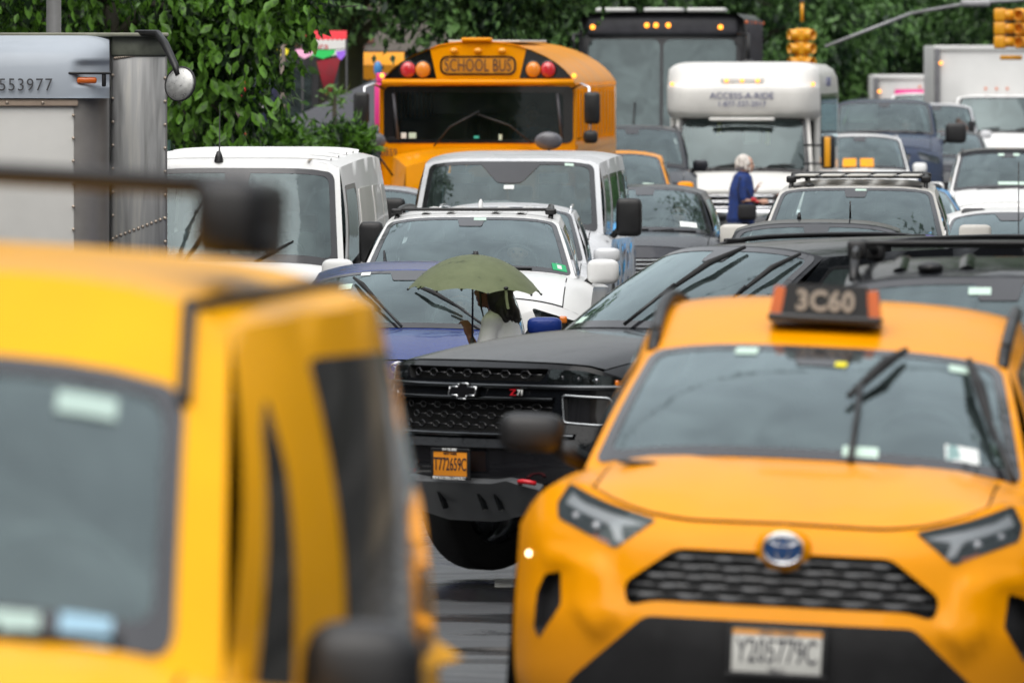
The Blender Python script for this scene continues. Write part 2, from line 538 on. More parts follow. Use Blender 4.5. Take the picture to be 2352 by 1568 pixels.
class Car:
    def __init__(s, name, label, cat, px, D, yaw, m, group=None, roll=0, dz=0, x=None, front=None, **kw):
        q = dict(DEF); q.update(kw); s.__dict__.update(q)
        if s.zt is None: s.zt = s.H - .05
        if s.ztr is None: s.ztr = s.H - .07
        if s.yrb is None: s.yrb = s.L - .25
        if s.yrt is None: s.yrt = s.L - .75
        X = (px - 1176) * D / FPX if x is None else x
        sl = -.0225 if D < 60 else 0
        s.root = thing(name, label, cat, (X, D, ground(D, X) + dz), (sl, R(roll), -R(yaw)), group)
        s.m = m; s.X = X; s.D = D; s.yaw = yaw
        s.cen = (0, s.L / 2, s.H * .45)
        s.body(front)
    # surfaces -------------------------------------------------
    def zctr(s, y):
        if y <= s.yc:
            t = max(0, y / s.yc); return s.zf + (s.zc - s.zf) * (1 - (1 - t) ** 1.7)
        t = (y - s.yc) / (s.L - s.yc); return lerp(s.zc, s.zb, t)
    def zsec(s, x, y):
        a = min(1.0, abs(x) / s.W)
        return s.zctr(y) - s.hoodcrown * a * a - (s.drop - s.hoodcrown) * a ** 6
    def ztop(s, x):
        a = min(1, abs(x) / s.W); return s.zf - s.hoodcrown * a * a - (s.drop - s.hoodcrown) * a ** 6 - s.frontslope * a ** 2.5
    def wz(s, z):
        v = (z - s.sill) / (s.ztop(s.W) - s.sill); return s.W * (.95 + .05 * sm(v / .3))
    def prof(s, z, zt): 
        e = max(0, (z - (zt - s.noserad)) / s.noserad)
        lo = max(0, (.5 - z)) * .25
        return .35 * max(0, z - .55) ** 2 + s.noserad * .9 * e ** 2 + lo
    def Y(s, x, z):
        a = min(1.0, abs(x) / s.wz(z)); return s.sw * a ** 4 + .05 * a * a + s.prof(z, s.ztop(x))
    def F(s, x, z): return (x, s.Y(x, z), z)
    def Top(s, a, w):
        x = a * s.W; zt = s.ztop(x); y0 = s.Y(x, zt)
        k = min(1.3, abs(x) / s.wb); y1 = s.yc + s.swb * k * k
        e = 1 - (1 - w) ** 1.7
        z1 = s.zsec(x, y1)
        return (x, lerp(y0, y1, w), lerp(zt, z1, e))
    def zsh(s, y):
        y0 = s.Y(s.W, s.ztop(s.W)); y1 = s.yc + s.swb * min(1.3, s.W / s.wb) ** 2
        w = (y - y0) / (y1 - y0)
        if w < 1: w = max(0, w); return lerp(s.ztop(s.W), s.zsec(s.W, y1), 1 - (1 - w) ** 1.7)
        return s.zsec(s.W, y)
    def Side(s, sg):
        def f(t, v):
            zz = lerp(s.sill, s.ztop(s.W), v)
            y = lerp(s.Y(s.wz(zz), zz), s.L - .06 - .12 * v * v, t)
            z = lerp(s.sill, s.zsh(y), v)
            x = s.W * (.95 + .05 * sm(v / .3)) + .012 * sin(pi * min(1, v * 1.1))
            x -= .05 * max(0, t - .85) / .15
            return (sg * x, y, z)
        return f
    def B(s, u): x = u * s.wb; y = s.yc + s.swb * u * u; return Vector((x, y, s.zsec(x, y) - .01))
    def Tt(s, u): return Vector((u * s.wt, s.yt + s.swt * u * u, s.zt - s.dt * abs(u) ** s.p))
    def Br(s, u): x = u * s.wbr; y = s.yrb - .10 * u * u; return Vector((x, y, s.zsec(x, y) - .01))
    def Tr(s, u): return Vector((u * s.wtr, s.yrt - .06 * u * u, s.ztr - s.dt * abs(u) ** s.p))
    def Ws(s, u, v):
        p = s.B(u).lerp(s.Tt(u), v); b = .035 * sin(pi * v) * (1 - .3 * u * u); return p + Vector((0, -.7 * b, .7 * b))
    def Rg(s, u, v):
        p = s.Br(u).lerp(s.Tr(u), v); return p + Vector((0, .03 * sin(pi * v), 0))
    def Sg(s, sg):
        b0, b1, t0, t1 = s.B(1), s.Br(1), s.Tt(1), s.Tr(1)
        def f(t, v):
            yb = lerp(b0.y, b1.y, t); xb = lerp(b0.x, b1.x, t) + s.bowb * sin(pi * t)
            bot = Vector((xb, yb, s.zsec(xb, yb) - .01))
            yt = lerp(t0.y, t1.y, t); xt = lerp(t0.x, t1.x, t) + s.bowt * sin(pi * t)
            top = Vector((xt, yt, lerp(t0.z, t1.z, t) + s.rise * sin(pi * t)))
            p = bot.lerp(top, v); p.x += .03 * sin(pi * v)
            return (sg * p.x, p.y, p.z)
        return f
    def Roof(s, u, w):
        x = u * (lerp(s.wt, s.wtr, w) + s.bowt * sin(pi * w))
        y = lerp(s.Tt(u).y, s.Tr(u).y, w)
        z = lerp(s.zt, s.ztr, w) - s.dt * abs(u) ** s.p + s.rise * sin(pi * w)
        return (x, y, z)
    # shell -----------------------------------------------------
    def body(s, front):
        m = s.m; r = s.root
        mb = MB()
        for sg in (1, -1):
            mb.grid(s.Side(sg), lin(0, .1, 4)[:-1] + lin(.1, 1, 14), lin(0, 1, 8))
            # belt deck behind the cowl
            y1 = s.yc + s.swb * min(1.3, s.W / s.wb) ** 2
            mb.grid(lambda a, b: (sg * lerp(s.Sg(1)(a, 0)[0] - .02, s.W - .03 * 0, b), max(y1 - .02, lerp(s.yc + s.swb - .03, s.L - .2, a)) if b > .3 else lerp(s.yc + s.swb - .03, s.L - .2, a),
                                  s.zsec(lerp(s.Sg(1)(a, 0)[0] - .02, s.W, b), lerp(s.yc + s.swb - .03, s.L - .2, a))), lin(0, 1, 14), lin(0, 1, 6))
        # fenders either side of the hood
        hw = s.hoodw
        for a0, a1 in ((-1, -hw), (hw, 1)): mb.grid(s.Top, lin(a0, a1, 6), lin(0, 1, 12))
        # rear wall and floor of the cabin
        mb.grid(lambda a, v: tuple(Vector(s.Side(-1)(1, v)).lerp(Vector(s.Side(1)(1, v)), a)), lin(0, 1, 8), lin(0, 1, 6))
        # greenhouse
        um, v0, v1 = s.um, s.vlo, s.vhi
        holegrid(mb, s.Ws, -1, 1, 0, 1, [(-um, um, v0, v1)], 18, 8)
        for sg in (1, -1):
            holegrid(mb, s.Sg(sg), 0, 1, 0, 1, [(a, b, s.wv[0], s.wv[1]) for a, b in s.wins], 16, 8)
        holegrid(mb, s.Rg, -1, 1, 0, 1, [(-.82, .82, .15, .85)], 10, 6)
        mb.grid(s.Roof, [-1, -.97, -.93, -.87, -.8, -.7, -.6, -.4, -.2, 0, .2, .4, .6, .7, .8, .87, .93, .97, 1], lin(0, 1, 12))
        mb.build('body', m, r, center=s.cen, weld=.0005, sharp=1.0)
        h = MB(); h.grid(s.Top, lin(-hw + .009, hw - .009, 20), lin(.03, .975, 16)); h.build('hood', m, r, center=(0, s.yc / 2, 0))
        (front(s) if front else s.genericfront())
        # cabin pan and cowl (dark trim)
        i = MB()
        i.grid(lambda a, y: (a * (s.W - .03), y, s.zsec(a * (s.W - .03), y) - .035), lin(-1, 1, 6), [s.yc + .02] + lin(s.yc + .1, s.L - .3, 4))
        i.build('cabin_trim', M['interior'], r)
        # glass
        fu = um - .005
        s.glass('windshield', s.Ws, (-fu - .02, fu + .02, v0 - .02, v1 + .015), .055, .055, (0, -1, .6))
        for sg in (1, -1):
            for k, (a, b) in enumerate(s.wins):
                s.glass('side_window', s.Sg(sg), (a - .006, b + .006, s.wv[0] - .02, s.wv[1] + .02), .012, .045, (sg, 0, .1), gm=M['side_glass'] if k == 0 else M['dark_glass'], sensor=False, r=.03)
        s.glass('rear_window', s.Rg, (-.83, .83, .13, .87), .04, .06, (0, 1, .3), gm=M['dark_glass'], sensor=False)
        s.inside()
        s.wheels()
    def glass(s, name, S, q, bu, bv, hint, gm=None, sensor=True, r=.06):
        u0, u1, v0, v1 = q
        ou = rrect(u0, u1, v0, v1, r if sensor else r * (u1 - u0) * 2, .08)
        inn = rrect(u0 + bu, u1 - bu, v0 + bv * 1.3, v1 - bv, r if sensor else r * (u1 - u0) * 1.4, .07)
        g = MB(); patch_mb(g, S, ou, off=.0015, step=.16, hint=hint)
        go = g.build(name, gm or M['glass'], s.root)
        f = MB(); patch_mb(f, S, ou, holes=[inn], off=.004, thick=.004, step=.16, hint=hint)
        fo = f.build('window_border', M['frit'], go, sharp=.7)
        if sensor:
            sb = MB(); w = .085 / s.wt
            patch_mb(sb, S, rpoly([(-w * 1.25, v1 - bv + .005), (-w, v1 - bv - .14), (w, v1 - bv - .14), (w * 1.25, v1 - bv + .005)], .02), off=.005, step=.1, hint=hint)
            sb.build('sensor_housing', M['frit'], go)
        return go
    def on(s, S, u, v, du, dv, m, name='sticker', off=.006, hint=(0, -1, .6), rot=0):
        pts = [(u + a * du, v + b * dv) for a, b in ((-1, -1), (1, -1), (1, 1), (-1, 1))]
        return patch(name, S, pts, m, s.root, off=off, thick=.002, step=.1, hint=hint)
    def inside(s):
        r = s.root
        d = MB(); d.ell((0, s.yc + s.swb + .34, s.zctr(s.yc) - .05), (s.wb * .90, .26, .07), .5, .4); d.build('dashboard', M['interior'], r)
        ys = s.yt + .35
        for sg in (-1, 1):
            q = MB(); q.rbox((sg * .36, ys, s.zb + .02), (.48, .13, .52), .05); q.rbox((sg * .36, ys + .03, s.zb + .36), (.25, .1, .17), .04)
            q.build('seat', M['seat'], r)
        st = MB(); st.lathe([(.18 + .016 * cos(R(a)), .016 * sin(R(a))) for a in range(0, 361, 60)], (0, 0, 0), 'y', 20,
                            M=T(.36, s.yc + s.swb + .38, s.zc + .02, 0, R(-22))); st.tube([(.20, s.yc + s.swb + .38, s.zc + .02), (.52, s.yc + s.swb + .38, s.zc + .02)], .018, 6)
        st.build('steering_wheel', M['plastic'], r)
        p = Vector(s.Ws(0, .80)); mm = MB(); mm.rbox((0, p.y + .12, p.z - .03), (.23, .03, .07), .015); mm.build('rear_view_mirror', M['plastic'], r)
        be = MB(); be.rbox((0, min(s.yrb - .35, ys + 1.0), s.zb + .02), (1.2, .14, .5), .05)
        for x in (-.42, 0, .42): be.rbox((x, min(s.yrb - .35, ys + 1.0), s.zb + .34), (.24, .1, .14), .03)
        be.build('rear_bench', M['seat'], r)
    def wheels(s):
        r = s.wheelr; ys = (s.wy[0], s.wy[1] or s.L - .95)
        for y in ys:
            for sg in (-1, 1):
                x = sg * (s.W - .10); w = .235
                o = thing_part('wheel', s.root, (x, y, r))
                t = MB(); t.lathe([(r * .62, -w / 2), (r * .93, -w / 2), (r * .985, -w * .42), (r, -w * .3), (r, w * .3), (r * .985, w * .42), (r * .93, w / 2), (r * .62, w / 2)], (0, 0, 0), 'x', 36)
                t.build('tyre', M['rubber'], o)
                k = MB(); k.lathe([(r * .63, -sg * .06), (r * .64, sg * .10), (r * .58, sg * .085), (r * .5, sg * .04), (.001, sg * .05)], (0, 0, 0), 'x', 20)
                for i in range(5): k.tube([(sg * .075, .05 * cos(i * 1.2566), .05 * sin(i * 1.2566)), (sg * .085, r * .58 * cos(i * 1.2566), r * .58 * sin(i * 1.2566))], .025, 6)
                k.build('rim', M['satin'], o)
                # dark wheel arch, standing just proud of the side
                A = MB(); S = s.Side(sg)
                xs = s.W * .985 + .014; pr = [(r + .015, .0), (r + .07, .0)]
                vs = []; fs = []
                for i in range(17):
                    a = pi * i / 16
                    for rr, dx in ((.05, 0), (r + .08, .012)):
                        vs.append((sg * (s.W + .006 + dx), y + rr * cos(a), max(s.sill, r + rr * sin(a))))
                for i in range(16): fs.append((2 * i, 2 * i + 1, 2 * i + 3, 2 * i + 2))
                A.add(vs, fs); A.build('wheel_arch', M['rubber'], s.root, smooth=False)
                o.location.x = sg * (s.W - .09)
    # generic nose -------------------------------------------------
    def outline(s, n=28):
        xs = lin(-s.W, s.W, n)
        top = [(x, s.ztop(x)) for x in xs][::-1]
        return [(-s.W * .95, s.sill), (s.W * .95, s.sill), (s.wz(s.sill + .1), s.sill + .1), (s.wz(s.sill + .3), s.sill + .3)] + top + [(-s.wz(s.sill + .3), s.sill + .3), (-s.wz(s.sill + .1), s.sill + .1)]
    def genericfront(s):
        r = s.root; zt = s.zf; W = s.W; k = s.fscale
        hl = rpoly([(W * .56, s.ztop(W * .56) - .05), (W * .93, s.ztop(W * .93) - .05), (W * .95, s.ztop(W * .95) - .15), (W * .62, s.ztop(W * .62) - .18)], .03)
        hr = [(-a, b) for a, b in hl][::-1]
        gr = rpoly([(-W * .46, zt - .12), (W * .46, zt - .12), (W * .40, zt - .32), (-W * .40, zt - .32)][::-1], .04)
        lo = rpoly([(-W * .62, .30), (W * .62, .30), (W * .70, .50), (-W * .70, .50)], .05)
        mb = MB(); patch_mb(mb, s.F, s.outline(), holes=[hl, hr, gr, lo], step=.12, hint=(0, -1, 0)); mb.build('front_bumper', s.m, r, center=(0, 2, .4), sharp=1.0)
        for h in (hl, hr):
            o = patch('headlight', s.F, h, M['clear'], r, off=.002, step=.1)
            patch('reflector', s.F, h, M['reflector'], o, off=-.05, thick=-.05, step=.1)
        patch('grille', s.F, gr, M['gloss'], r, off=-.04, thick=-.04, step=.1)
        b = MB()
        for i in range(4):
            z = zt - .145 - i * .045; b.tube([(x, s.Y(x, z) + .005, z) for x in lin(-W * .42, W * .42, 8)], .008, 6)
        b.build('grille_bar', M['satin'], r)
        patch('lower_grille', s.F, lo, M['plastic'], r, off=-.05, thick=-.05, step=.1)
    # fittings -------------------------------------------------
    def mirrors(s, m=None, sides=(-1, 1), size=(.115, .075, .08), y=None, z=None, out=None, e=.55, body=None):
        y = s.yc + s.swb + .42 if y is None else y
        z = s.zsec(s.wb, y) + .08 if z is None else z
        out = s.W + .05 if out is None else out
        for sg in sides:
            mb = MB()
            mb.ell((sg * out, y, z), size, e, e, 10, 16, fn=lambda p: (p.x, p.y * (1 if p.y < 0 else .35), p.z))
            o = mb.build('mirror', m or s.m, s.root)
            g = MB(); g.ell((sg * out, y + size[1] * .36, z), (size[0] * .86, .006, size[2] * .8), .4, .5, 6, 14); g.build('mirror_glass', M['mirror'], o)
            st = MB(); st.tube([(sg * (out - size[0] * .7), y + .01, z - size[2] * .6), (sg * (s.wb + .03), y + .05, z - size[2] - .03)], [.035, .03], 8); st.build('mirror_arm', body or M['plastic'], o)
    def wipers(s, arms=(((-.55, -.02), (.1, .04)), ((.15, -.02), (.75, .04))), lift=.02):
        for (u0, v0), (u1, v1) in arms:
            n = nrm(s.Ws, 0, .5, (0, -1, .6))
            a = Vector(s.Ws(u0, max(0, v0))) + n * .02; b = Vector(s.Ws((u0 + u1) / 2, (v0 + v1) / 2)) + n * (lift + .015)
            mb = MB(); mb.tube([a, b], .009, 6); o = mb.build('wiper', M['plastic'], s.root)
            bl = MB(); c0 = Vector(s.Ws(lerp(u0, u1, .15), lerp(v0, v1, .15))) + n * .012; c1 = Vector(s.Ws(u1, v1)) + n * .012
            c0 = c0.lerp(Vector(s.Ws(u0, v0)) + n * .012, 0); bl.tube([c0, (c0 + c1) / 2 + n * .008, c1], [.007, .011, .007], 6); bl.build('wiper_blade', M['rubber'], o)
    def rails(s, m=None, t0=.06, t1=.92, h=.055, x=.93, r=.016, cross=(), crossm=None):
        m = m or M['plastic']
        for sg in (-1, 1):
            pts = []
            for i in range(13):
                w = i / 12; p = Vector(s.Roof(sg * x, lerp(t0, t1, w))); p.z += h * min(1, 5.0 * min(w, 1 - w)) ** .6 + (.0 if 0 < i < 12 else -.01); pts.append(p)
            mb = MB(); mb.tube(pts, r, 8)
            for w in (.12, .88):
                p = Vector(s.Roof(sg * x, lerp(t0, t1, w))); mb.rbox((p.x, p.y, p.z + h / 2 - .005), (.03, .16, h + .02), .01)
            mb.build('roof_rail', m, s.root)
        for w in cross:
            a = Vector(s.Roof(x, w)); hh = h + .02
            mb = MB()
            mb.rbox((0, a.y, a.z + hh), (2 * a.x, .06, .026), .011)
            for sg in (-1, 1): mb.rbox((sg * a.x, a.y, a.z + hh * .75), (.09, .10, hh * .7), .015)
            mb.build('crossbar', crossm or M['plastic'], s.root)
    def plate(s, txt, z=.5, m='plate_white', w=.305, h=.152, ink='ink', x=0, size=.105, frame=True, sx=.62, off=.02):
        y = s.Y(x, z) - off; y = min(y, s.Y(x, z + h / 2) - off, s.Y(x, z - h / 2) - off)
        mb = MB(); mb.rbox((x, y, z), (w, .012, h), .005); o = mb.build('number_plate', M[m], s.root)
        if frame:
            f = MB()
            for zz in (-1, 1): f.rbox((x, y - .002, z + zz * (h / 2 + .004)), (w + .03, .018, .02), .004)
            for xx in (-1, 1): f.rbox((x + xx * (w / 2 + .004), y - .002, z), (.02, .0175, h + .028), .004)
            f.build('plate_frame', M['plastic'], o)
        text('lettering', txt, size, M[ink], o, T(x, y - .0075, z - .005), sx=sx)
        return o, y

def thing_part(name, parent, loc):
    o = bpy.data.objects.new(name, None); o.empty_display_size = .1; COL.objects.link(o); o.parent = parent; o.location = loc
    return o
# ------------------------------------------------------------------ road
def build_road():
    m, nt, p, out = newmat('wet_asphalt')
    tcn = nt.nodes.new('ShaderNodeTexCoord')
    n1 = noise(nt, .55, 6, vec=tcn.outputs['Object'], dist=.6); n2 = noise(nt, 55, 4, rough=.7, vec=tcn.outputs['Object'])
    c = ramp(nt, n1.outputs[0], [(.35, (.012, .0125, .014)), (.6, (.034, .035, .037))]); nt.links.new(c.outputs[0], p.inputs['Base Color'])
    q = mrange(nt, n1.outputs[0], .42, .58, .10, .55); nt.links.new(q.outputs[0], p.inputs['Roughness'])
    b = nt.nodes.new('ShaderNodeBump'); b.inputs['Strength'].default_value = .35; b.inputs['Distance'].default_value = .01
    nt.links.new(n2.outputs[0], b.inputs['Height']); nt.links.new(b.outputs[0], p.inputs['Normal'])
    g = MB(); ys = lin(-30, 10, 5)[:-1] + lin(10, 80, 70) + lin(84, 260, 20) + lin(300, 2200, 8)
    xs = lin(-600, -60, 4)[:-1] + lin(-60, -10, 5)[:-1] + lin(-10, 10, 20)[:-1] + lin(10, 60, 5)[:-1] + lin(60, 600, 4)
    def G(x, y): return (x, y, ground(y, max(-9, min(9, x))))
    g.grid(G, xs, ys); o = g.build('road', m); tag(o, 'wet dark asphalt road under the traffic', kind='structure')
    mk_ = simple('worn_road_paint', (.55, .55, .52), .45, var=.25, vscale=9, bump=.2)
    def strip(x0, x1, y0, y1, nm='road_marking'):
        s = MB(); s.grid(lambda x, y: (x, y, ground(y, x) + .005), lin(x0, x1, 2), lin(y0, y1, max(1, int((y1 - y0) / 1)))); return s.build(nm, mk_, o)
    for i in range(-6, 8): strip(-.10 + i * 1.25, .16 + i * 1.25, 65.2, 66.3)
    for y in range(84, 200, 9):
        for x in (-1.6, 1.75, 5.0): strip(x, x + .11, y, y + 3)
    # manhole cover put in place of a dark puddle reflection
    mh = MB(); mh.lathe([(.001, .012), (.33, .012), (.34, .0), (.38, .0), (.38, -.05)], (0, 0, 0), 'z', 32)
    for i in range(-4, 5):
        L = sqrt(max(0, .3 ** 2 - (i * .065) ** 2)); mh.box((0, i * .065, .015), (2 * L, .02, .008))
    m2 = mh.build('puddle_stand_in', simple('wet_cast_iron', (.03, .027, .025), .3, metal=.5, var=.3))
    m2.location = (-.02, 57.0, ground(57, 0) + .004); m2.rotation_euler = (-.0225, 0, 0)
    tag(m2, 'round dark cast iron manhole cover standing in for a dark puddle in the wet road between the two yellow taxis', 'manhole cover')
build_road()

# ------------------------------------------------------------------ trees
import numpy as np
def leafmat(name, c0, c1, rough=.35):
    m, nt, p, out = newmat(name)
    tcn = nt.nodes.new('ShaderNodeTexCoord')
    n = noise(nt, 1.3, 3, vec=tcn.outputs['Object']); n2 = noise(nt, 14, 2, vec=tcn.outputs['Object'])
    ad = nt.nodes.new('ShaderNodeMath'); ad.operation = 'ADD'; nt.links.new(n.outputs[0], ad.inputs[0]); nt.links.new(n2.outputs[0], ad.inputs[1])
    r = ramp(nt, ad.outputs[0], [(.30, c0), (.75, c1)]); 
    mr_ = mrange(nt, ad.outputs[0], .78, 1.22, 0, 1); nt.links.new(mr_.outputs[0], r.inputs[0])
    nt.links.new(r.outputs[0], p.inputs['Base Color']); p.inputs['Roughness'].default_value = rough
    tl = nt.nodes.new('ShaderNodeBsdfTranslucent'); nt.links.new(r.outputs[0], tl.inputs[0])
    mi = nt.nodes.new('ShaderNodeMixShader'); mi.inputs[0].default_value = .3
    nt.links.new(p.outputs[0], mi.inputs[1]); nt.links.new(tl.outputs[0], mi.inputs[2]); nt.links.new(mi.outputs[0], out.inputs[0])
    return m
M['leaf'] = leafmat('glossy_leaf', (.008, .030, .007), (.13, .30, .03), .42)
M['leaf_far'] = leafmat('far_leaf', (.006, .026, .009), (.13, .27, .07), .5)
M['leaf_pale'] = leafmat('pale_leaf', (.04, .12, .02), (.14, .28, .05), .4)
M['bark'] = simple('bark', (.06, .055, .04), .9, var=.4, vscale=5, bump=.6, bscale=25)
M['mossbark'] = simple('mossy_bark', (.045, .05, .02), .9, var=.4, vscale=4, bump=.6, bscale=20)

def leafcloud(name, blobs, n, size, m, parent, droop=.5, seed=1, clump=14, spread=.28, long=2.0):
    """leaf-sized folded blades in drooping sprays spread through ellipsoid blobs (centre, radii)"""
    g = np.random.default_rng(seed)
    wts = np.array([b[1][0] * b[1][1] * b[1][2] for b in blobs]) ** .6; wts = wts / wts.sum()
    nc = max(1, n // clump)
    bi = g.choice(len(blobs), nc, p=wts)
    C = np.array([b[0] for b in blobs])[bi]; Rr = np.array([b[1] for b in blobs])[bi]
    d = g.normal(size=(nc, 3)); d /= np.linalg.norm(d, axis=1, keepdims=True)
    rad = g.uniform(.25, 1, (nc, 1)) ** .5
    cc = C + d * rad * Rr
    P = np.repeat(cc, clump, 0) + g.normal(size=(nc * clump, 3)) * spread * np.array([1, 1, .8])
    N = len(P)
    out = np.repeat(d, clump, 0)
    ax = g.normal(size=(N, 3)) * .75 + out * .5; ax[:, 2] -= droop * 1.6
    ax /= np.linalg.norm(ax, axis=1, keepdims=True)
    side = np.cross(ax, g.normal(size=(N, 3))); side /= np.linalg.norm(side, axis=1, keepdims=True)
    nr = np.cross(ax, side)
    sz = size * g.uniform(.4, 1.55, (N, 1))
    w = sz / long * .5
    base = P; tip = P + ax * sz; mid = P + ax * sz * .42
    v = np.stack([base, mid + side * w + nr * w * .35, tip, mid - side * w + nr * w * .35], 1).reshape(-1, 3)
    me = bpy.data.meshes.new(name)
    me.vertices.add(N * 4); me.vertices.foreach_set('co', v.ravel())
    me.loops.add(N * 6); me.polygons.add(N * 2)
    b = np.arange(N)[:, None] * 4
    li = np.concatenate([b + 0, b + 1, b + 2, b + 0, b + 2, b + 3], 1).ravel()
    me.loops.foreach_set('vertex_index', li)
    me.polygons.foreach_set('loop_start', np.arange(0, N * 6, 3)); me.polygons.foreach_set('loop_total', np.full(N * 2, 3))
    me.update(); me.validate(); me.materials.append(m)
    o = bpy.data.objects.new(name, me); COL.objects.link(o); o.parent = parent
    return o

def tree(name, label, x, y, h, blobs, n, size, m, trunk_r=.2, lean=(0, 0), bark='bark', seed=1, group=None, limbs=6, trunk_top=.55, **k):
    t = thing(name, label, 'tree', (x, y, 0), group=group)
    tk = MB(); g = random.Random(seed)
    pts = [(lean[0] * f * f * h + .05 * sin(3 * f + seed), lean[1] * f * h, f * h * trunk_top) for f in lin(0, 1, 8)]
    tk.tube(pts, [trunk_r * (1.25 if i == 0 else 1 - .07 * i) for i in range(9)], 12)
    for i in range(limbs):
        b = blobs[i % len(blobs)]; s = Vector(pts[5 + i % 4]); e = Vector(b[0]) + Vector((g.uniform(-.4, .4), g.uniform(-.4, .4), g.uniform(-.2, .3)))
        mid = (s + e) / 2 + Vector((0, 0, .25)); tk.tube([s, mid, e], [trunk_r * .45, trunk_r * .3, trunk_r * .1], 8)
        for j in range(3):
            e2 = e + Vector((g.uniform(-1, 1), g.uniform(-1, 1), g.uniform(-.9, .5))) * .8; tk.tube([mid.lerp(e, .3 + .2 * j), e2], [trunk_r * .15, trunk_r * .04], 5)
    tk.build('trunk', M[bark], t)
    leafcloud('crown', blobs, n, size, m, t, seed=seed, **k)
    return t

def gb(seed, n, cx, cy, cz, rx, ry, rz, br):
    g = random.Random(seed); o = []
    for i in range(n):
        o.append(((cx + g.uniform(-rx, rx), cy + g.uniform(-ry, ry), cz + g.uniform(-rz, rz)), tuple(br * g.uniform(.7, 1.2) for _ in range(3))))
    return o

# leafy street tree with hanging sprays behind the box van: crown in view from the frame's top down to z = 2.1
blobs = [((0, 0, 4.2), (2.4, 1.6, 1.2)), ((1.2, -.3, 3.0), (.55, .6, .7)), ((.9, 0, 3.2), (.7, .9, .5)), ((-.9, 0, 3.5), (1.0, .9, .35)), ((1.6, -.2, 3.45), (.45, .6, .3)),
         ((.55, -.3, 2.65), (.28, .4, .42)), ((1.05, -.3, 2.5), (.3, .4, .4)), ((1.7, 0, 4.0), (.8, .8, .35)), ((-2.3, 0, 3.7), (1.1, 1, .45)), ((0, .3, 5.4), (2, 1.6, 1.1))]
tA = tree('street_tree', 'large street tree with glossy hanging leaves behind the grey box truck cab', -3.95, 113, 6.5, blobs, 19000, .13, M['leaf'], .17, seed=3, clump=12, spread=.10, droop=.7)
# its nearest leaves one by one
leafme = []
gg = random.Random(5)
for k in range(3):
    mb = MB(); L = .14 + .02 * k; w = .032 + .004 * k
    mb.add([(0, 0, 0), (w, .008, -L * .35), (w * .8, .01, -L * .65), (0, 0, -L), (-w * .8, .01, -L * .65), (-w, .008, -L * .35), (0, -.006, -L * .5)],
           [(0, 1, 6), (1, 2, 6), (2, 3, 6), (3, 4, 6), (4, 5, 6), (5, 0, 6)])
    o = mb.build('leaf', M['leaf'], tA); leafme.append(o)
cnt = 0
for i in range(297):
    b = blobs[gg.choice((1, 2, 3, 4, 5, 6, 7, 8, 1, 5, 6))]
    a = gg.uniform(-1, 1); c = gg.uniform(-1, .9)
    o = leafme[i % 3].copy(); COL.objects.link(o); o.parent = tA
    o.location = (b[0][0] + a * b[1][0], b[0][1] - b[1][1] - gg.uniform(.05, .25), b[0][2] + c * b[1][2])
    o.rotation_euler = (gg.uniform(-.9, .3), gg.uniform(-.7, .7), gg.uniform(-.9, .9)); o.scale = (gg.uniform(.8, 1.3),) * 3

for o in leafme: o.location = (1.2 + gg.uniform(-.4, .4), -.75, 2.9 + gg.uniform(-.3, .3)); o.rotation_euler = (-.3, .3, .4)

# shaded sidewalk tree with mossy trunk left of the school bus
tree('sidewalk_tree', 'shade tree with a thick mossy leaning trunk left of the school bus', -2.42, 166, 8,
     gb(4, 9, .8, 0, 4.6, 2.6, 1.4, .5, 1.1) + [((1.6, -1, 3.5), (1.1, .8, .22)), ((-1.2, -.6, 3.75), (.9, .8, .3))], 26000, .16, M['leaf_far'], .26, lean=(.035, 0), bark='mossbark', seed=8, clump=14, spread=.25, trunk_top=.62)
tree('corner_tree', 'tall dark tree behind the thick mossy trunk', -5.5, 172, 9, gb(5, 12, 0, 0, 5.0, 2.8, 1.5, 1.0, 1.3) + [((.5, -1, 3.3), (1.4, .8, .6)), ((-2, -1, 3.2), (1.4, .8, .7))], 24000, .17, M['leaf_far'], .22, seed=9, spread=.25)
lb = ['dense dark tree over the road behind the school bus roof', 'broad green tree behind the black coach roof', 'tree with feathery hanging sprays between coach and traffic signal',
      'dark tree behind the yellow traffic signal', 'mid green tree above the pink and white truck', 'tree behind the box truck at the right edge', 'green tree closing the street behind the coach', 'small tree far behind the blue van']
spec = [(-.2, 205), (3.0, 232), (4.9, 248), (8.0, 258), (12.6, 254), (14.5, 246), (3.2, 262), (9.6, 268)]
for i, (x, y) in enumerate(spec):
    bl = gb(20 + i, 12, 0, 0, 4.6, 2.4, 1.5, 1.0, 1.25) + gb(60 + i, 7, 0, -1, 2.3, 2.2, .8, .9, .85)
    tree('park_tree', lb[i], x, y, 8.5, bl, 30000, .19, M['leaf_far'] if i % 3 else M['leaf_far'], .2, seed=30 + i, group='trees closing the end of the street', spread=.28, droop=.8)
# far-off wood behind everything
tag(leafcloud('far_trees', [((x, 300 + 8 * sin(x), 3.5 + 1.2 * sin(x * 1.7)), (4, 3, 4.5)) for x in range(-34, 42, 4)], 70000, .42, M['leaf_far'], None, seed=77, spread=.5),
    'dark mass of far-off trees closing the view', 'trees', kind='stuff')

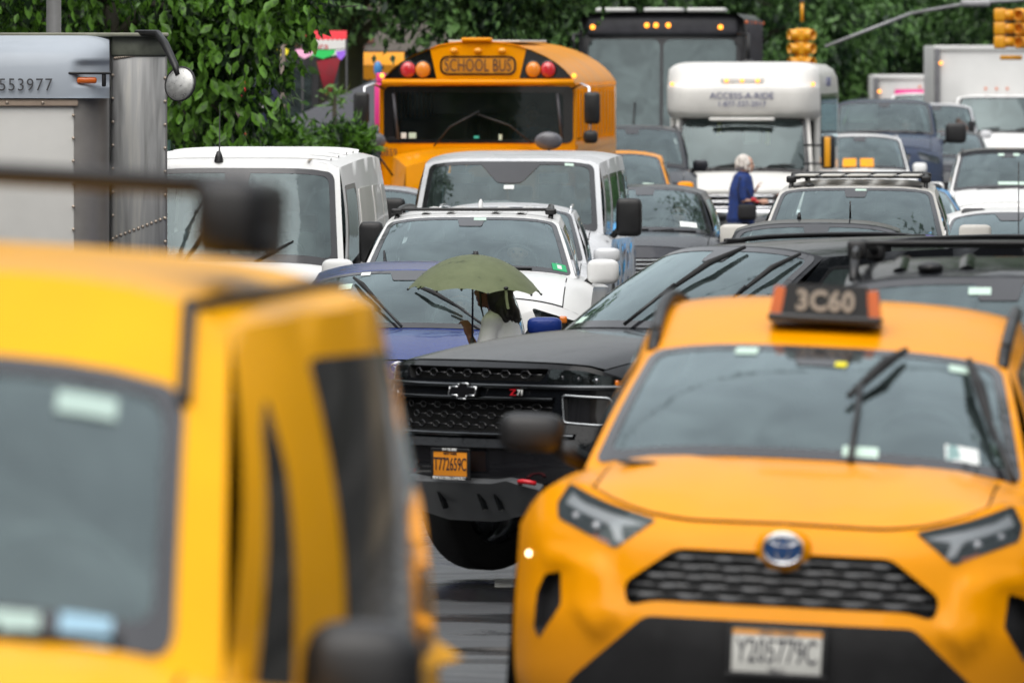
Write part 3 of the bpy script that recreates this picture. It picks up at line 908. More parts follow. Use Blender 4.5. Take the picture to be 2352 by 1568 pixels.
# ------------------------------------------------------------------ sidewalk cafe, far left
M['brick'] = simple('dark_brick', (.16, .06, .04), .9, var=.35, vscale=3)
M['mortar'] = simple('mortar', (.20, .18, .16), .95)
M['canvasred'] = simple('red_canvas', (.55, .02, .03), .8, var=.15)
M['canvasgrey'] = simple('dark_grey_canvas', (.055, .056, .065), .85, var=.2, bump=.2, bscale=8)
M['pink'] = simple('pink_paper', (.85, .42, .62), .8)
M['hotpink'] = simple('hot_pink_paint', (.80, .04, .28), .6)
M['green'] = simple('green_paper', (.02, .50, .10), .8)
M['yellowp'] = simple('yellow_paper', (.85, .75, .02), .8)
M['purple'] = simple('purple_paper', (.30, .12, .7), .8)
M['orange'] = simple('orange_canvas', (.85, .33, .01), .8, var=.1)
M['concrete'] = simple('sidewalk_concrete', (.25, .24, .22), .7, var=.15, vscale=2)
M['darkshop'] = simple('dark_shopfront', (.02, .02, .022), .5, var=.3)
M['woodgrey'] = simple('grey_wood', (.16, .13, .11), .8, var=.3)

sw = MB()
def swg(x, y): return (x, y, .13)
sw.box((-9.9, 150, .065), (15.0, 96, .13)); so_ = sw.build('sidewalk', M['concrete']); tag(so_, 'raised concrete sidewalk beside the road', kind='structure')
kb = MB(); kb.box((-2.33, 150, .07), (.14, 96, .15)); tag(kb.build('kerb', simple('kerb_stone', (.3, .3, .29), .7, var=.15)), 'pale stone kerb along the sidewalk', kind='structure')

def shop():
    t = thing('corner_shop', 'dark brick shop building with shaded windows behind the trees', 'building', (-6.2, 186, .13))
    w = MB(); w.box((0, .3, 4.2), (11.2, .5, 2.6)); w.box((0, 4.5, 2.9), (11.2, 7.8, 5.6)); w.build('wall', M['mortar'], t, smooth=False)
    bm_ = []
    bx = MB(); bx.box((0, 0, 0), (.29, .05, .085)); first = bx.build('brick', M['brick'], t, smooth=False)
    k = 0
    for r in range(10):
        for c in range(30):
            o = first if k == 0 else first.copy()
            if k: COL.objects.link(o); o.parent = t
            o.location = (-5.35 + c * .31 + (.155 if r % 2 else 0), .035, 2.98 + r * .1); k += 1
    for i, (x, mm) in enumerate(((-4.6, 'darkshop'), (-3.2, 'side'), (-1.8, 'darkshop'), (-.4, 'side'), (1.0, 'darkshop'), (2.4, 'side'), (3.9, 'darkshop'))):
        f = MB(); f.box((x, .05, 1.45), (1.28, .12, 2.75)); wf = f.build('shop_window', M['darkshop'], t, smooth=False)
        g = MB(); g.box((x, -.02, 1.55), (1.05, .02, 2.1)); g.build('pane', M['side_glass'], wf, smooth=False)
        if i % 2:
            p = MB(); p.box((x - .66, -.05, 1.45), (.1, .08, 2.8)); p.build('pilaster', M['woodgrey'] if i != 3 else M['canvasred'], t, smooth=False)
    return t
shop()

def awning(name, label, x, y, z, w, h, d, mm, band=None, txt=None):
    t = thing(name, label, 'awning', (x, y, z))
    s = MB(); s.grid(lambda a, b: (a * w / 2, -b * d, h * (1 - b) + .02 * sin(b * pi)), lin(-1, 1, 12), lin(0, 1, 5)); s.build('canopy', mm, t)
    v = MB(); v.grid(lambda a, b: (a * w / 2, -d - .002, -b * .22 + .015 * sin(a * 30)), lin(-1, 1, 24), (0, 1)); v.build('valance', band or mm, t)
    f = MB()
    for sx in (-1, 1): f.tube([(sx * w / 2, 0, 0), (sx * w / 2, -d, 0)], .02, 6); f.tube([(sx * w / 2, -d, 0), (sx * w / 2, -d, -z + .13)], .02, 6)
    f.build('frame', M['plastic'], t)
    if txt: text('lettering', txt, .2, M['redink'], t, T(-.1, -d - .03, -.1), sx=.8)
    return t
D = 160.
a = at(745, 92, D); awning('shop_awning', 'red and white shop awning with red script hanging left of the mossy trunk', a.x, D + .6, a.z, .62, .13, .35, M['canvasred'], M['whiteink'], 'erica')
a = at(862, 150, D + 16); awning('food_stall_awning', 'orange awning right of the mossy trunk', a.x, D + 16, a.z, .9, .2, .5, M['orange'], M['orange'])

def flagline():
    pts = [('yellowp', 650, 120, .16), ('pink', 700, 120, .26), ('green', 742, 122, .36), ('purple', 783, 125, .13)]
    for i, (mm, px, py, w) in enumerate(pts):
        a = at(px, py - 6, 158); mb = MB()
        h = .12 if mm != 'pink' else .13
        mb.add([(-w / 2, 0, 0), (w / 2, 0, .02), (w * .42, -.02, -h * .5), (0, -.035, -h), (-w * .42, -.02, -h * .55)], [(0, 4, 3, 2, 1)])
        mb.add([(-w / 2, .006, 0), (w / 2, .006, .02), (w * .42, -.014, -h * .5), (0, -.029, -h), (-w * .42, -.014, -h * .55)], [(0, 1, 2, 3, 4)])
        o = mb.build('bunting_flag', M[mm]); o.location = a
        tag(o, {'yellowp': 'yellow', 'pink': 'pale pink', 'green': 'green', 'purple': 'purple'}[mm] + ' paper bunting flag strung in front of the red shop awning', 'flag', 'paper bunting flags on one string')
    s = MB(); s.tube([at(630, 108, 158), at(700, 112, 158), at(760, 115, 158), at(800, 112, 158)], .006, 5); tag(s.build('bunting_string', M['plastic']), 'thin string carrying the paper flags', 'string')
flagline()
# sagging red banner and hanging orange lantern
mb = MB(); mb.grid(lambda a_, b: (a_ * .17 * (1 - .75 * b), -.04 * sin(pi * b), -.48 * b + .03 * a_), lin(-1, 1, 6), lin(0, 1, 6)); o = mb.build('hanging_banner', simple('dark_red_cloth', (.22, .01, .02), .8, var=.25)); o.location = at(755, 136, 159)
tag(o, 'tapering dark red cloth banner hanging below the white shop sign', 'banner')
mb = MB(); mb.ell((0, 0, 0), (.06, .06, .11), 1, 1); o = mb.build('balloon', simple('blue_balloon', (.05, .22, .5), .3)); o.location = at(868, 158, 163); tag(o, 'light blue balloon in front of the orange awning', 'balloon')
mb = MB(); mb.rbox((0, 0, 0), (.16, .05, .55), .03); mb.rbox((0, 0, .34), (.12, .05, .12), .02); o = mb.build('pink_banner', M['hotpink']); o.location = at(875, 240, 144.6); tag(o, 'bright pink strip of cloth beside the left mirror of the school bus', 'banner')

# dark grey patio umbrella
def patio():
    a = at(905, 158, 158)
    t = thing('patio_umbrella', 'large dark grey patio umbrella left of the school bus', 'umbrella', (a.x, 158, .13))
    zt = a.z - .13; mb = MB()
    mb.grid(lambda k, b: (1.75 * b * cos(k), 1.75 * b * sin(k), zt - .02 - .82 * b - .05 * sin(4 * k) ** 2 * b), lin(0, 2 * pi, 32), lin(0, 1, 8)); mb.build('canopy', M['canvasgrey'], t, weld=.001)
    p = MB(); p.tube([(0, 0, 0), (0, 0, zt)], .03, 10); p.build('pole', M['satin'], t)
    b = MB(); b.lathe([(.001, .08), (.25, .06), (.28, 0)], (0, 0, 0), 'z', 20); b.build('base', M['plastic'], t)
patio()

def planter(px, py, Dd, w, h, label, mm='leaf', n=1800, frond=True):
    a = at(px, py, Dd)
    t = thing('potted_plant', label, 'plant', (a.x, Dd, .13))
    z = a.z - .13
    p = MB(); p.box((0, 0, .3), (w * .8, .4, .6)); p.build('planter', M['woodgrey'], t, smooth=False)
    st = MB(); g = random.Random(int(px)); tips = []
    for i in range(16):
        x = g.uniform(-w / 2, w / 2); e = (x, g.uniform(-.2, .2), z + g.uniform(-h / 2, h / 2)); st.tube([(x * .4, 0, .55), (x * .8, 0, (z + .5) / 2), e], [.012, .01, .006], 5); tips.append(e)
    st.build('stem', M['bark'], t)
    leafcloud('foliage', [(e, (.07, .07, .08)) for e in tips], n, .15, M[mm], t, seed=int(px), clump=10, spread=.09, droop=-.1, long=3.4)
planter(640, 326, 134, .40, .18, 'leafy green planter behind the white cargo van roof')
planter(748, 336, 136, .46, .16, 'tall palm-like plant between cargo van and school bus', n=700)
planter(800, 330, 133, .22, .12, 'low fern beside the patio umbrella')
planter(768, 222, 150, .05, .04, 'bright green young plant against the mossy trunk', 'leaf_pale', 60)
planter(420, 285, 128, .5, .4, 'dark bush behind the left end of the cargo van')

# standing sign board and posts
def signboard():
    a = at(606, 235, 148); t = thing('sign_board', 'dark blue sidewalk sign board with small white lines', 'sign', (a.x, 148, .13)); z = a.z - .13
    b = MB(); b.rbox((0, 0, z), (.36, .04, .62), .01); bb = b.build('board', simple('dark_blue_board', (.015, .02, .06), .4), t)
    for i in range(4):
        l = MB(); l.box((0, -.024, z + .03 - i * .045), (.2 - .03 * (i % 2), .003, .012)); l.build('text_line', M['whiteink'], bb, smooth=False)
    p = MB(); p.tube([(-.16, .03, 0), (-.16, .03, z + .2)], .02, 6); p.tube([(.16, .03, 0), (.16, .03, z + .2)], .02, 6); p.build('leg', M['plastic'], t)
signboard()
for px, c, lab, D_ in ((560, 'canvasred', 'thin red post left of the dark blue sign board', 150), (650, 'woodgrey', 'grey wooden post right of the dark blue sign board', 152), (385, 'navyp', 'dark green post right of the aluminium truck body', 126)):
    if c == 'navyp': M['navyp'] = simple('dark_green_post', (.01, .05, .04), .5)
    a = at(px, 120, D_); mb = MB(); mb.tube([(0, 0, 0), (0, 0, 3.0)], .035, 8); mb.lathe([(.07, 0), (.06, .06), (.035, .08)], (0, 0, 0), 'z', 12); o = mb.build('post', M[c]); o.location = (a.x, D_, .13); tag(o, lab, 'post')
# lamp post behind the box truck
a = at(124, 0, 92); mb = MB(); mb.lathe([(.16, 0), (.15, .5), (.062, .6), (.06, 3), (.055, 7.5)], (0, 0, 0), 'z', 16); mb.tube([(0, 0, 7.4), (.4, -.1, 7.8), (1.6, -.4, 7.9)], [.05, .04, .035], 8); mb.rbox((1.9, -.45, 7.88), (.6, .2, .1), .03)
o = mb.build('street_lamp', simple('galvanised_pole', (.42, .42, .42), .4, metal=.4, var=.1)); o.location = (a.x, 92, 0); tag(o, 'grey lamp pole rising behind the grey box truck cab', 'street lamp')

# ------------------------------------------------------------------ traffic signals
def signal(px, py, D_, label, faces, n=3, h=.95, side=False):
    a = at(px, py, D_); t = thing('traffic_signal', label, 'traffic light', a, (0, 0, 0))
    for k, (dx, rz) in enumerate(faces):
        hd = thing_part('signal_head', t, (dx, 0, 0)); hd.rotation_euler = (0, 0, rz)
        for i in range(n):
            z = (i - (n - 1) / 2) * -.235
            b = MB(); b.rbox((0, 0, z), (.23, .2, .225), .03); b.build('lamp_housing', M['sigyel'], hd)
            v = MB(); v.lathe([(.09, -.1), (.095, -.24), (.085, -.24), (.08, -.1)], (0, 0, z), 'y', 18); v.build('visor', M['sigyel'], hd)
    br = MB(); br.tube([(faces[0][0], 0, n * .155), (faces[0][0], 0, n * .155 + .35)], .03, 8)
    if len(faces) > 1: br.tube([(faces[0][0], 0, n * .155 + .05), (faces[-1][0], 0, n * .155 + .05)], .05, 8); br.tube([(faces[0][0], 0, -n * .155 - .04), (faces[-1][0], 0, -n * .155 - .04)], .04, 8)
    br.build('bracket', M['sigyel'] if len(faces) > 1 else M['satin'], t)
    return t, a
M['sigyel'] = simple('signal_yellow', (.82, .36, .01), .4, coat=.3)
t1, a1 = signal(1842, 112, 196, 'yellow three lamp traffic signal above the white minibus roof', [(0, .9), (.0, -1.2)])
t2, a2 = signal(2318, 66, 198, 'yellow pair of traffic signals in the top right corner', [(-.16, 1.4), (.22, -.3)])
gp = simple('weathered_grey_metal', (.34, .34, .35), .5, metal=.3, var=.2)
mb = MB(); p0 = at(2090, 32, 197); p1 = at(1895, 108, 197); p2 = at(2352, -20, 197)
mb.tube([p1, p0], .028, 8)
mb.tube([p0 + Vector((0, 0, 0)), Vector((p2.x + 2.5, 197, p2.z + .4))], [.028, .04], 8)
mb.tube([Vector((a1.x, 196, a1.z + .8)), Vector((a1.x, 196, a1.z + 1.1)), Vector((p2.x, 197, p2.z + .9))], .05, 8)
mb.tube([Vector((a2.x + .1, 198, a2.z + .5)), Vector((a2.x + .1, 198, p2.z + .9))], .03, 6)
mb.tube([Vector((p2.x + 2.5, 197, 0)), Vector((p2.x + 2.5, 197, p2.z + 2.2))], .11, 12); mb.tube([Vector((p2.x, 197, p2.z + .9)), Vector((p2.x + 2.5, 197, p2.z + .95))], [.05, .07], 8)
o = mb.build('signal_mast', gp); tag(o, 'grey mast arm carrying the yellow traffic signals across the street', 'pole')
mb = MB(); a = at(2240, 8, 190); mb.rbox((0, 0, 0), (.5, .25, .12), .04); mb.tube([(.2, 0, .02), (1.1, 0, .08), (1.6, 0, .1)], .035, 8); mb.tube([(1.6, 0, .15), (1.6, 0, -a.z)], [.05, .09], 8)
o = mb.build('street_lamp', gp); o.location = a; tag(o, 'grey street lamp head on an arm in the top right corner', 'street lamp')

# ------------------------------------------------------------------ street walls beside and behind the lens, seen in wet paint and glass
def street_buildings():
    bm_ = [simple('grey_brick_wall', (.10, .095, .09), .9, var=.25, vscale=2), simple('buff_brick_wall', (.30, .24, .17), .9, var=.2, vscale=2), simple('grey_stone_wall', (.24, .24, .23), .85, var=.2, vscale=2), simple('dark_grey_brick_wall', (.07, .065, .06), .9, var=.25, vscale=2)]
    wn = [('grey brick', 9), ('buff', 12), ('grey stone', 10), ('dark grey', 13)]
    k = 0
    for side in (-1, 1):
        for y0 in (-38, -8, 22, 52, 82):
            h = 8 + (k * 5 % 7); mm = bm_[k % 4]; x = side * 17
            t = thing('street_building', '%s building %s the street, %s' % (wn[k % 4][0], 'left of' if side < 0 else 'right of', ('behind the lens', 'beside the lens', 'beside the near taxis', 'beside the turned SUV', 'beside the passenger van')[(y0 + 38) // 30]), 'building', (x, y0 + 14, 0), group='buildings lining the street outside the picture')
            w = MB(); w.box((side * 4, 0, h / 2), (8, 28, h)); w.build('wall', mm, t, smooth=False)
            for r_ in range(3):
                for c_ in range(8):
                    g = MB(); g.box((-side * .03, -12 + c_ * 3.4, 1.8 + r_ * 2.8), (.08, 1.4, 1.7)); g.build('window', M['darkshop'], t, smooth=False)
            k += 1
    t = thing('street_building', 'buff building closing the street behind the lens', 'building', (0, -60, 0), group='buildings lining the street outside the picture')
    w = MB(); w.box((0, -4, 4.5), (60, 8, 9)); w.build('wall', bm_[1], t, smooth=False)
    for i in range(9):
        x = -24 + i * 6; tree('street_tree', 'round street tree behind the lens, %s in its row from the left' % ('first', 'second', 'third', 'fourth', 'fifth', 'sixth', 'seventh', 'eighth', 'ninth')[i], x, -44 + (i % 3) * 3, 8, gb(100 + i, 8, 0, 0, 5, 1.8, 1.8, 1.3, 1.3), 1500, .5, M['leaf_far'], .2, seed=100 + i, group='street trees outside the picture', spread=.4)

    lr = {-1: 'left', 1: 'right'}; wh = ['beside the near taxis', 'beside the turned black SUV', 'beside the blue compact SUV', 'beside the passenger van', 'beside the school bus']
    for side in (-1, 1):
        for i, y in enumerate((44, 64, 84, 104, 132)):
            x = side * (8.2 + (i % 2) * .6)
            tree('street_tree', 'street tree arching over the %s kerb %s' % (lr[side], wh[i]), x, y, 11, gb(200 + i + 10 * (side > 0), 9, -side * 1.6, 0, 8.2, 2.6, 3.2, 1.1, 1.7), 4200, .32, M['leaf_far'], .2, seed=210 + i + 10 * (side > 0), group='street trees outside the picture', spread=.35)
    for i, (y, dx) in enumerate(((30, 2), (41, -3), (47, 4), (58, -2), (69, 3), (71, -4), (86, 2), (99, -2), (103, 4), (116, -3), (127, 2))):
        w = MB(); w.tube([(-12, y - dx, 9.6), (-6, y - dx * .5, 8.9), (0, y, 8.6), (6, y + dx * .5, 8.9), (12, y + dx, 9.6)], .022, 5)
        tag(w.build('overhead_cable', M['rubber']), 'black cable slung high over the street, %s from the lens' % ('first second third fourth fifth sixth seventh eighth ninth tenth eleventh'.split()[i]), 'cable', 'cables over the street outside the picture')
street_buildings()
# ------------------------------------------------------------------ hero vehicles: tables for their own noses
def table(pts):
    xs = [p[0] for p in pts]; ys = [p[1] for p in pts]; n = len(pts)
    d = [(ys[i + 1] - ys[i]) / (xs[i + 1] - xs[i]) for i in range(n - 1)]
    m_ = [d[0]] + [0 if d[i - 1] * d[i] <= 0 else 2 * d[i - 1] * d[i] / (d[i - 1] + d[i]) for i in range(1, n - 1)] + [d[-1]]
    def f(x):
        if x <= xs[0]: return ys[0]
        if x >= xs[-1]: return ys[-1]
        i = max(j for j in range(n - 1) if xs[j] <= x); h = xs[i + 1] - xs[i]; t = (x - xs[i]) / h
        return ys[i] * (2 * t ** 3 - 3 * t * t + 1) + h * m_[i] * (t ** 3 - 2 * t * t + t) + ys[i + 1] * (-2 * t ** 3 + 3 * t * t) + h * m_[i + 1] * (t ** 3 - t * t)
    return f

def mir(poly): return [(-x, z) for x, z in poly][::-1]
def softin(p, poly, r):
    d = pdist(p, poly)
    return sm(.5 + (d if inpoly(p, poly) else -d) / (2 * r))

class Taxi(Car):
    _zt = staticmethod(table([(0, .988), (.3, .985), (.45, 1.0), (.6, 1.045), (.72, 1.095), (.80, 1.085), (.87, 1.03), (.93, .94)]))
    _sw = staticmethod(table([(0, 0), (.3, .008), (.5, .04), (.65, .095), (.78, .18), (.86, .28), (.93, .50)]))
    _pr = staticmethod(table([(.15, .10), (.35, .03), (.5, -.005), (.64, -.02), (.72, .0), (.90, .035), (.95, .06), (1.0, .10), (1.1, .19)]))
    cheek = [(.545, .66), (.60, .84), (.82, .87), (.82, .815), (.715, .815), (.705, .68), (.62, .58)]
    def ztop(s, x): return s._zt(min(abs(x), s.W) * .93 / s.W)
    def Top(s, a, w):
        p = Car.Top(s, a, w); k = sm(w / .25) * sm((1 - w) / .12); u = abs(a)
        b = .016 * (sm((u - .30) / .10) - 1.7 * sm((u - .60) / .14)) + .007 * sm((u - .14) / .05) * (1 - sm((u - .22) / .05))
        return (p[0], p[1], p[2] + k * b)
    def Y(s, x, z):
        a = min(abs(x) * s.W / s.wz(z), s.W) * .93 / s.W
        y = s._sw(a) + s._pr(z)
        if abs(x) > .4: y -= .026 * softin((abs(x), z), s.cheek, .02)
        return y

def taxi_front(s):
    r = s.root; W = s.W
    hl = rpoly([(.436, .984), (.60, 1.028), (.666, 1.052), (.748, 1.088), (.785, 1.02), (.776, .97), (.567, .883)], .012)
    gr = rpoly([(.36, .895), (.53, .772), (.515, .695), (.43, .718), (-.43, .718), (-.515, .695), (-.53, .772), (-.36, .895)], .03)
    lo = rpoly([(.452, .664), (.69, .446), (.76, .33), (.80, .26), (-.80, .26), (-.76, .33), (-.69, .446), (-.452, .664)], .03)
    fv = rpoly([(.81, .783), (.754, .795), (.746, .683), (.818, .565), (.84, .602), (.835, .72)], .01)
    mb = MB(); patch_mb(mb, s.F, s.outline(40), holes=[hl, mir(hl), gr, lo, fv, mir(fv)], step=.032, hint=(0, -1, 0)); mb.build('front_bumper', s.m, r, center=(0, 2, .4), sharp=1.2)
    for q, sg in ((hl, 1), (mir(hl), -1)):
        o = patch('headlight', s.F, q, M['clear'], r, off=.003, step=.05)
        patch('lamp_housing', s.F, q, M['lampwell'], o, off=-.07, thick=-.075, step=.06)
        # daytime running strip: an angular hook along the top and the inner edge
        st = [(.47, .975), (.60, 1.005), (.70, 1.035), (.745, 1.065), (.765, 1.03), (.70, 1.003), (.60, .968), (.575, .915), (.545, .905), (.56, .965)]
        st = st if sg > 0 else mir(st)
        patch('light_strip', s.F, rpoly(st, .006), M['stripwhite'], o, off=-.012, thick=.02, step=.06)
        for cx, cz, rr in ((.64, .945, .020), (.715, .975, .017)):
            l = MB(); y = s.Y(cx, cz) + .03; l.lathe([(.001, -.01), (rr * .7, -.006), (rr, 0), (rr * 1.15, .0), (rr * 1.15, .03)], (sg * cx, y, cz), 'y', 18); l.build('projector', M['reflector'], o)
        am = patch('turn_signal', s.F, [(sg * .60, .915), (sg * .66, .935), (sg * .655, .915), (sg * .605, .898)], M['orange_lens'], o, off=-.02, thick=.01, step=.05)
    patch('grille', s.F, gr, M['plastic'], r, off=-.075, thick=-.078, step=.08)
    for i, z in enumerate((.868, .835, .802, .769, .737)):
        half = .36 + (.895 - z) * (.17 / .123) if z > .772 else .52
        b = MB(); b.tube([(x, s.Y(x, z) + .03, z) for x in lin(-half, half, 14)], .0095, 8)
        k = 0
        for x in lin(-half + .07, half - .07, int(half * 2 / .075)):
            if (k + i) % 2 == 0: b.rbox((x, s.Y(x, z) + .010, z - .004), (.058, .03, .020), .006)
            k += 1
        b.build('grille_bar', M['grillegrey'], r)
    patch('lower_bumper', s.F, lo, M['plastic'], r, off=.012, thick=.05, step=.06)
    for q in (fv, mir(fv)): patch('bumper_vent', s.F, q, M['plastic'], r, off=-.04, thick=-.042, step=.05)
    # oval emblem on its body coloured boss
    bo = MB(); disc(bo, (0, s.Y(0, .91) + .002, .912), .094, .078, .028); boss = bo.build('emblem_boss', s.m, r)
    e = MB(); disc(e, (0, s.Y(0, .91) - .024, .912), .070, .055, .014); em = e.build('emblem', M['bluelogo'], r)
    y = s.Y(0, .91) - .040
    def ov(rx, rz, rr=.0045, cx=0, cz=0): g = MB(); g.tube([(cx + rx * cos(t), y + .006, .912 + cz + rz * sin(t)) for t in lin(0, 2 * pi, 28)], rr, 6, caps=False); return g
    for g in (ov(.066, .052, .006), ov(.022, .047), ov(.048, .017, .005, 0, .026)): g.build('emblem_ring', M['chrome'], em)
    o_, y_ = s.plate('Y205779C', z=.572, w=.312, h=.158, size=.115, off=.03, sx=.555)
    k_ = MB(); k_.box((0, y_ - .0066, .572 + .060), (.30, .0012, .016)); k_.build('orange_band', M['orange'], o_, smooth=False)
    text('lettering', 'NEW YORK', .022, M['ink'], o_, T(0, y_ - .0085, .572 + .060), sx=1.1); text('lettering', 'T&LC', .022, M['ink'], o_, T(0, y_ - .0075, .572 - .066), sx=1.1)
    for z_ in (.845,): l = MB(); l.ell((-.878, s.Y(.878, z_) - .002, z_), (.009, .008, .009), 1, 1, 6, 12); l.build('side_lamp', M['lampwhite'], r)
    # hood medallion
    o = MB(); p = Vector(s.Top(-.60, .62)); o.ell((p.x, p.y, p.z + .004), (.07, .045, .008), .6, 1, 6, 20); o.build('medallion', M['signbox'], r)
M['stripwhite'] = simple('clear_light_strip', (.55, .57, .60), .2, coat=.6)
M['grillegrey'] = simple('grille_grey', (.07, .072, .075), .35, coat=.3)

tx = Taxi('yellow_taxi', 'yellow taxi SUV with numbered black roof sign 3C60, raised wipers and white plate', 'taxi', 1768, 38, 5, M['taxi'], roll=2.7, dz=.075, front=taxi_front,
          W=.93, L=4.6, H=1.69, zc=1.19, zf=.988, yc=1.02, yt=1.92, wb=.775, wt=.635, swb=.16, swt=.10, drop=.16, zb=1.13, dt=.05, p=3.5, hoodw=.72, rise=.145, wheelr=.36, zt=1.585, ztr=1.62)
tx.mirrors(M['plastic'], out=.99, size=(.115, .09, .068), z=1.235, y=1.55)
tx.rails(M['plastic'], t0=.0, t1=.95, h=.03, x=.97, r=.022)
# wipers raised off the glass, as in mid stroke
def raised(car, base, mid, tip, r=.011):
    n = nrm(car.Ws, 0, .5, (0, -1, .6))
    P = lambda q, l: Vector(car.Ws(q[0], q[1])) + n * l
    a = MB(); a.tube([P(base, .03), P(mid, .05)], r * .8, 6); o = a.build('wiper', M['plastic'], car.root)
    b = MB(); b.tube([P((mid[0] + (mid[0] - tip[0]) * .25, mid[1] - (tip[1] - mid[1]) * .15), .03), P(((mid[0] + tip[0]) / 2, (mid[1] + tip[1]) / 2), .05), P(tip, .03)], [r * .8, r * 1.5, r * .8], 6); b.build('wiper_blade', M['rubber'], o)
raised(tx, (.20, -.02), (.22, .52), (.44, .92), .014)
raised(tx, (.92, .0), (.84, .35), (.78, .90), .016)
S_ = tx.Ws
tx.on(S_, .24, .10, .08, .035, M['sticker']); tx.on(S_, .70, .16, .075, .055, M['whitesticker'], off=.001); tx.on(S_, -.42, .90, .06, .03, M['sticker']); tx.on(S_, .74, .86, .07, .03, M['sticker'])
tx.on(S_, .10, .80, .03, .02, M['yellowp'])
def taxisign(car, w, txt):
    p = Vector(car.Roof(0, .12)); r = thing('taxi_roof_sign', 'black taxi roof sign reading 3C60 with orange end lamps on the yellow SUV', 'taxi sign', (0, 0, 0))
    r.parent = None; r.matrix_world = Matrix.Translation(car.root.location) @ car.root.rotation_euler.to_matrix().to_4x4()
    z = p.z + .022
    b = MB(); b.rbox((-.02, p.y, z + .012), (.40, .19, .028), .008); b.build('base', M['signbox'], r)
    k = MB(); k.box((-.02, p.y, z + .078), (.31, .15, .11), taper=.90); k.build('housing', M['signbox'], r, smooth=False)
    for sg in (-1, 1): l = MB(); l.box((-.02 + sg * .168, p.y, z + .072), (.045, .13, .095), taper=.8, rot=Matrix.Rotation(-sg * .12, 3, 'Y')); l.build('end_lamp', M['orange_lens'], r, smooth=False)
    text('lettering', txt, .098, M['dull_lettering'], r, T(-.02, p.y - .083, z + .072, 0, R(-4)), sx=.92, spacing=1.06, bold=.0035)
taxisign(tx, .4, '3C60')

# ------------------------------------------------------------------ black SUV at an angle
class Tahoe(Car):
    _zt = staticmethod(table([(0, 1.255), (.5, 1.25), (.8, 1.235), (.93, 1.19), (1.03, 1.10)]))
    _sw = staticmethod(table([(0, 0), (.4, .025), (.65, .085), (.82, .17), (.93, .27), (1.03, .48)]))
    _pr = staticmethod(table([(.25, .14), (.42, .07), (.52, .0), (.62, -.05), (.78, -.05), (.84, -.02), (.88, .0), (1.06, .02), (1.2, .04), (1.235, .06), (1.26, .10)]))
    def ztop(s, x): return s._zt(min(abs(x), s.W) * 1.03 / s.W)
    def Y(s, x, z):
        a = min(abs(x) * s.W / s.wz(z), s.W) * 1.03 / s.W
        return s._sw(a) + s._pr(z)
def hexmesh(s, name, z0, z1, half, rows, dx, back=.02, rr=.006):
    """honeycomb grille: each row its own strip of linked cells"""
    for k in range(rows):
        z = z0 + (z1 - z0) * (k + .5) / rows; h = (z1 - z0) / rows * .46
        b = MB(); x = -half + (dx / 2 if k % 2 else 0) + dx * .5
        while x < half - dx * .4:
            w = dx * .30; pts = []
            for i in range(7):
                t = pi / 3 * i; pts.append((x + w * cos(t) * .8, s.Y(x + w * cos(t), z) + back, z + h * sin(t) * .75))
            b.tube(pts, rr, 6, caps=False)
            b.tube([(x + w * .8, s.Y(x + w, z) + back, z), (x + dx - w * .8, s.Y(x + dx - w, z) + back, z)], rr * .9, 5)
            x += dx
        b.build(name, M['gloss'], s.root)
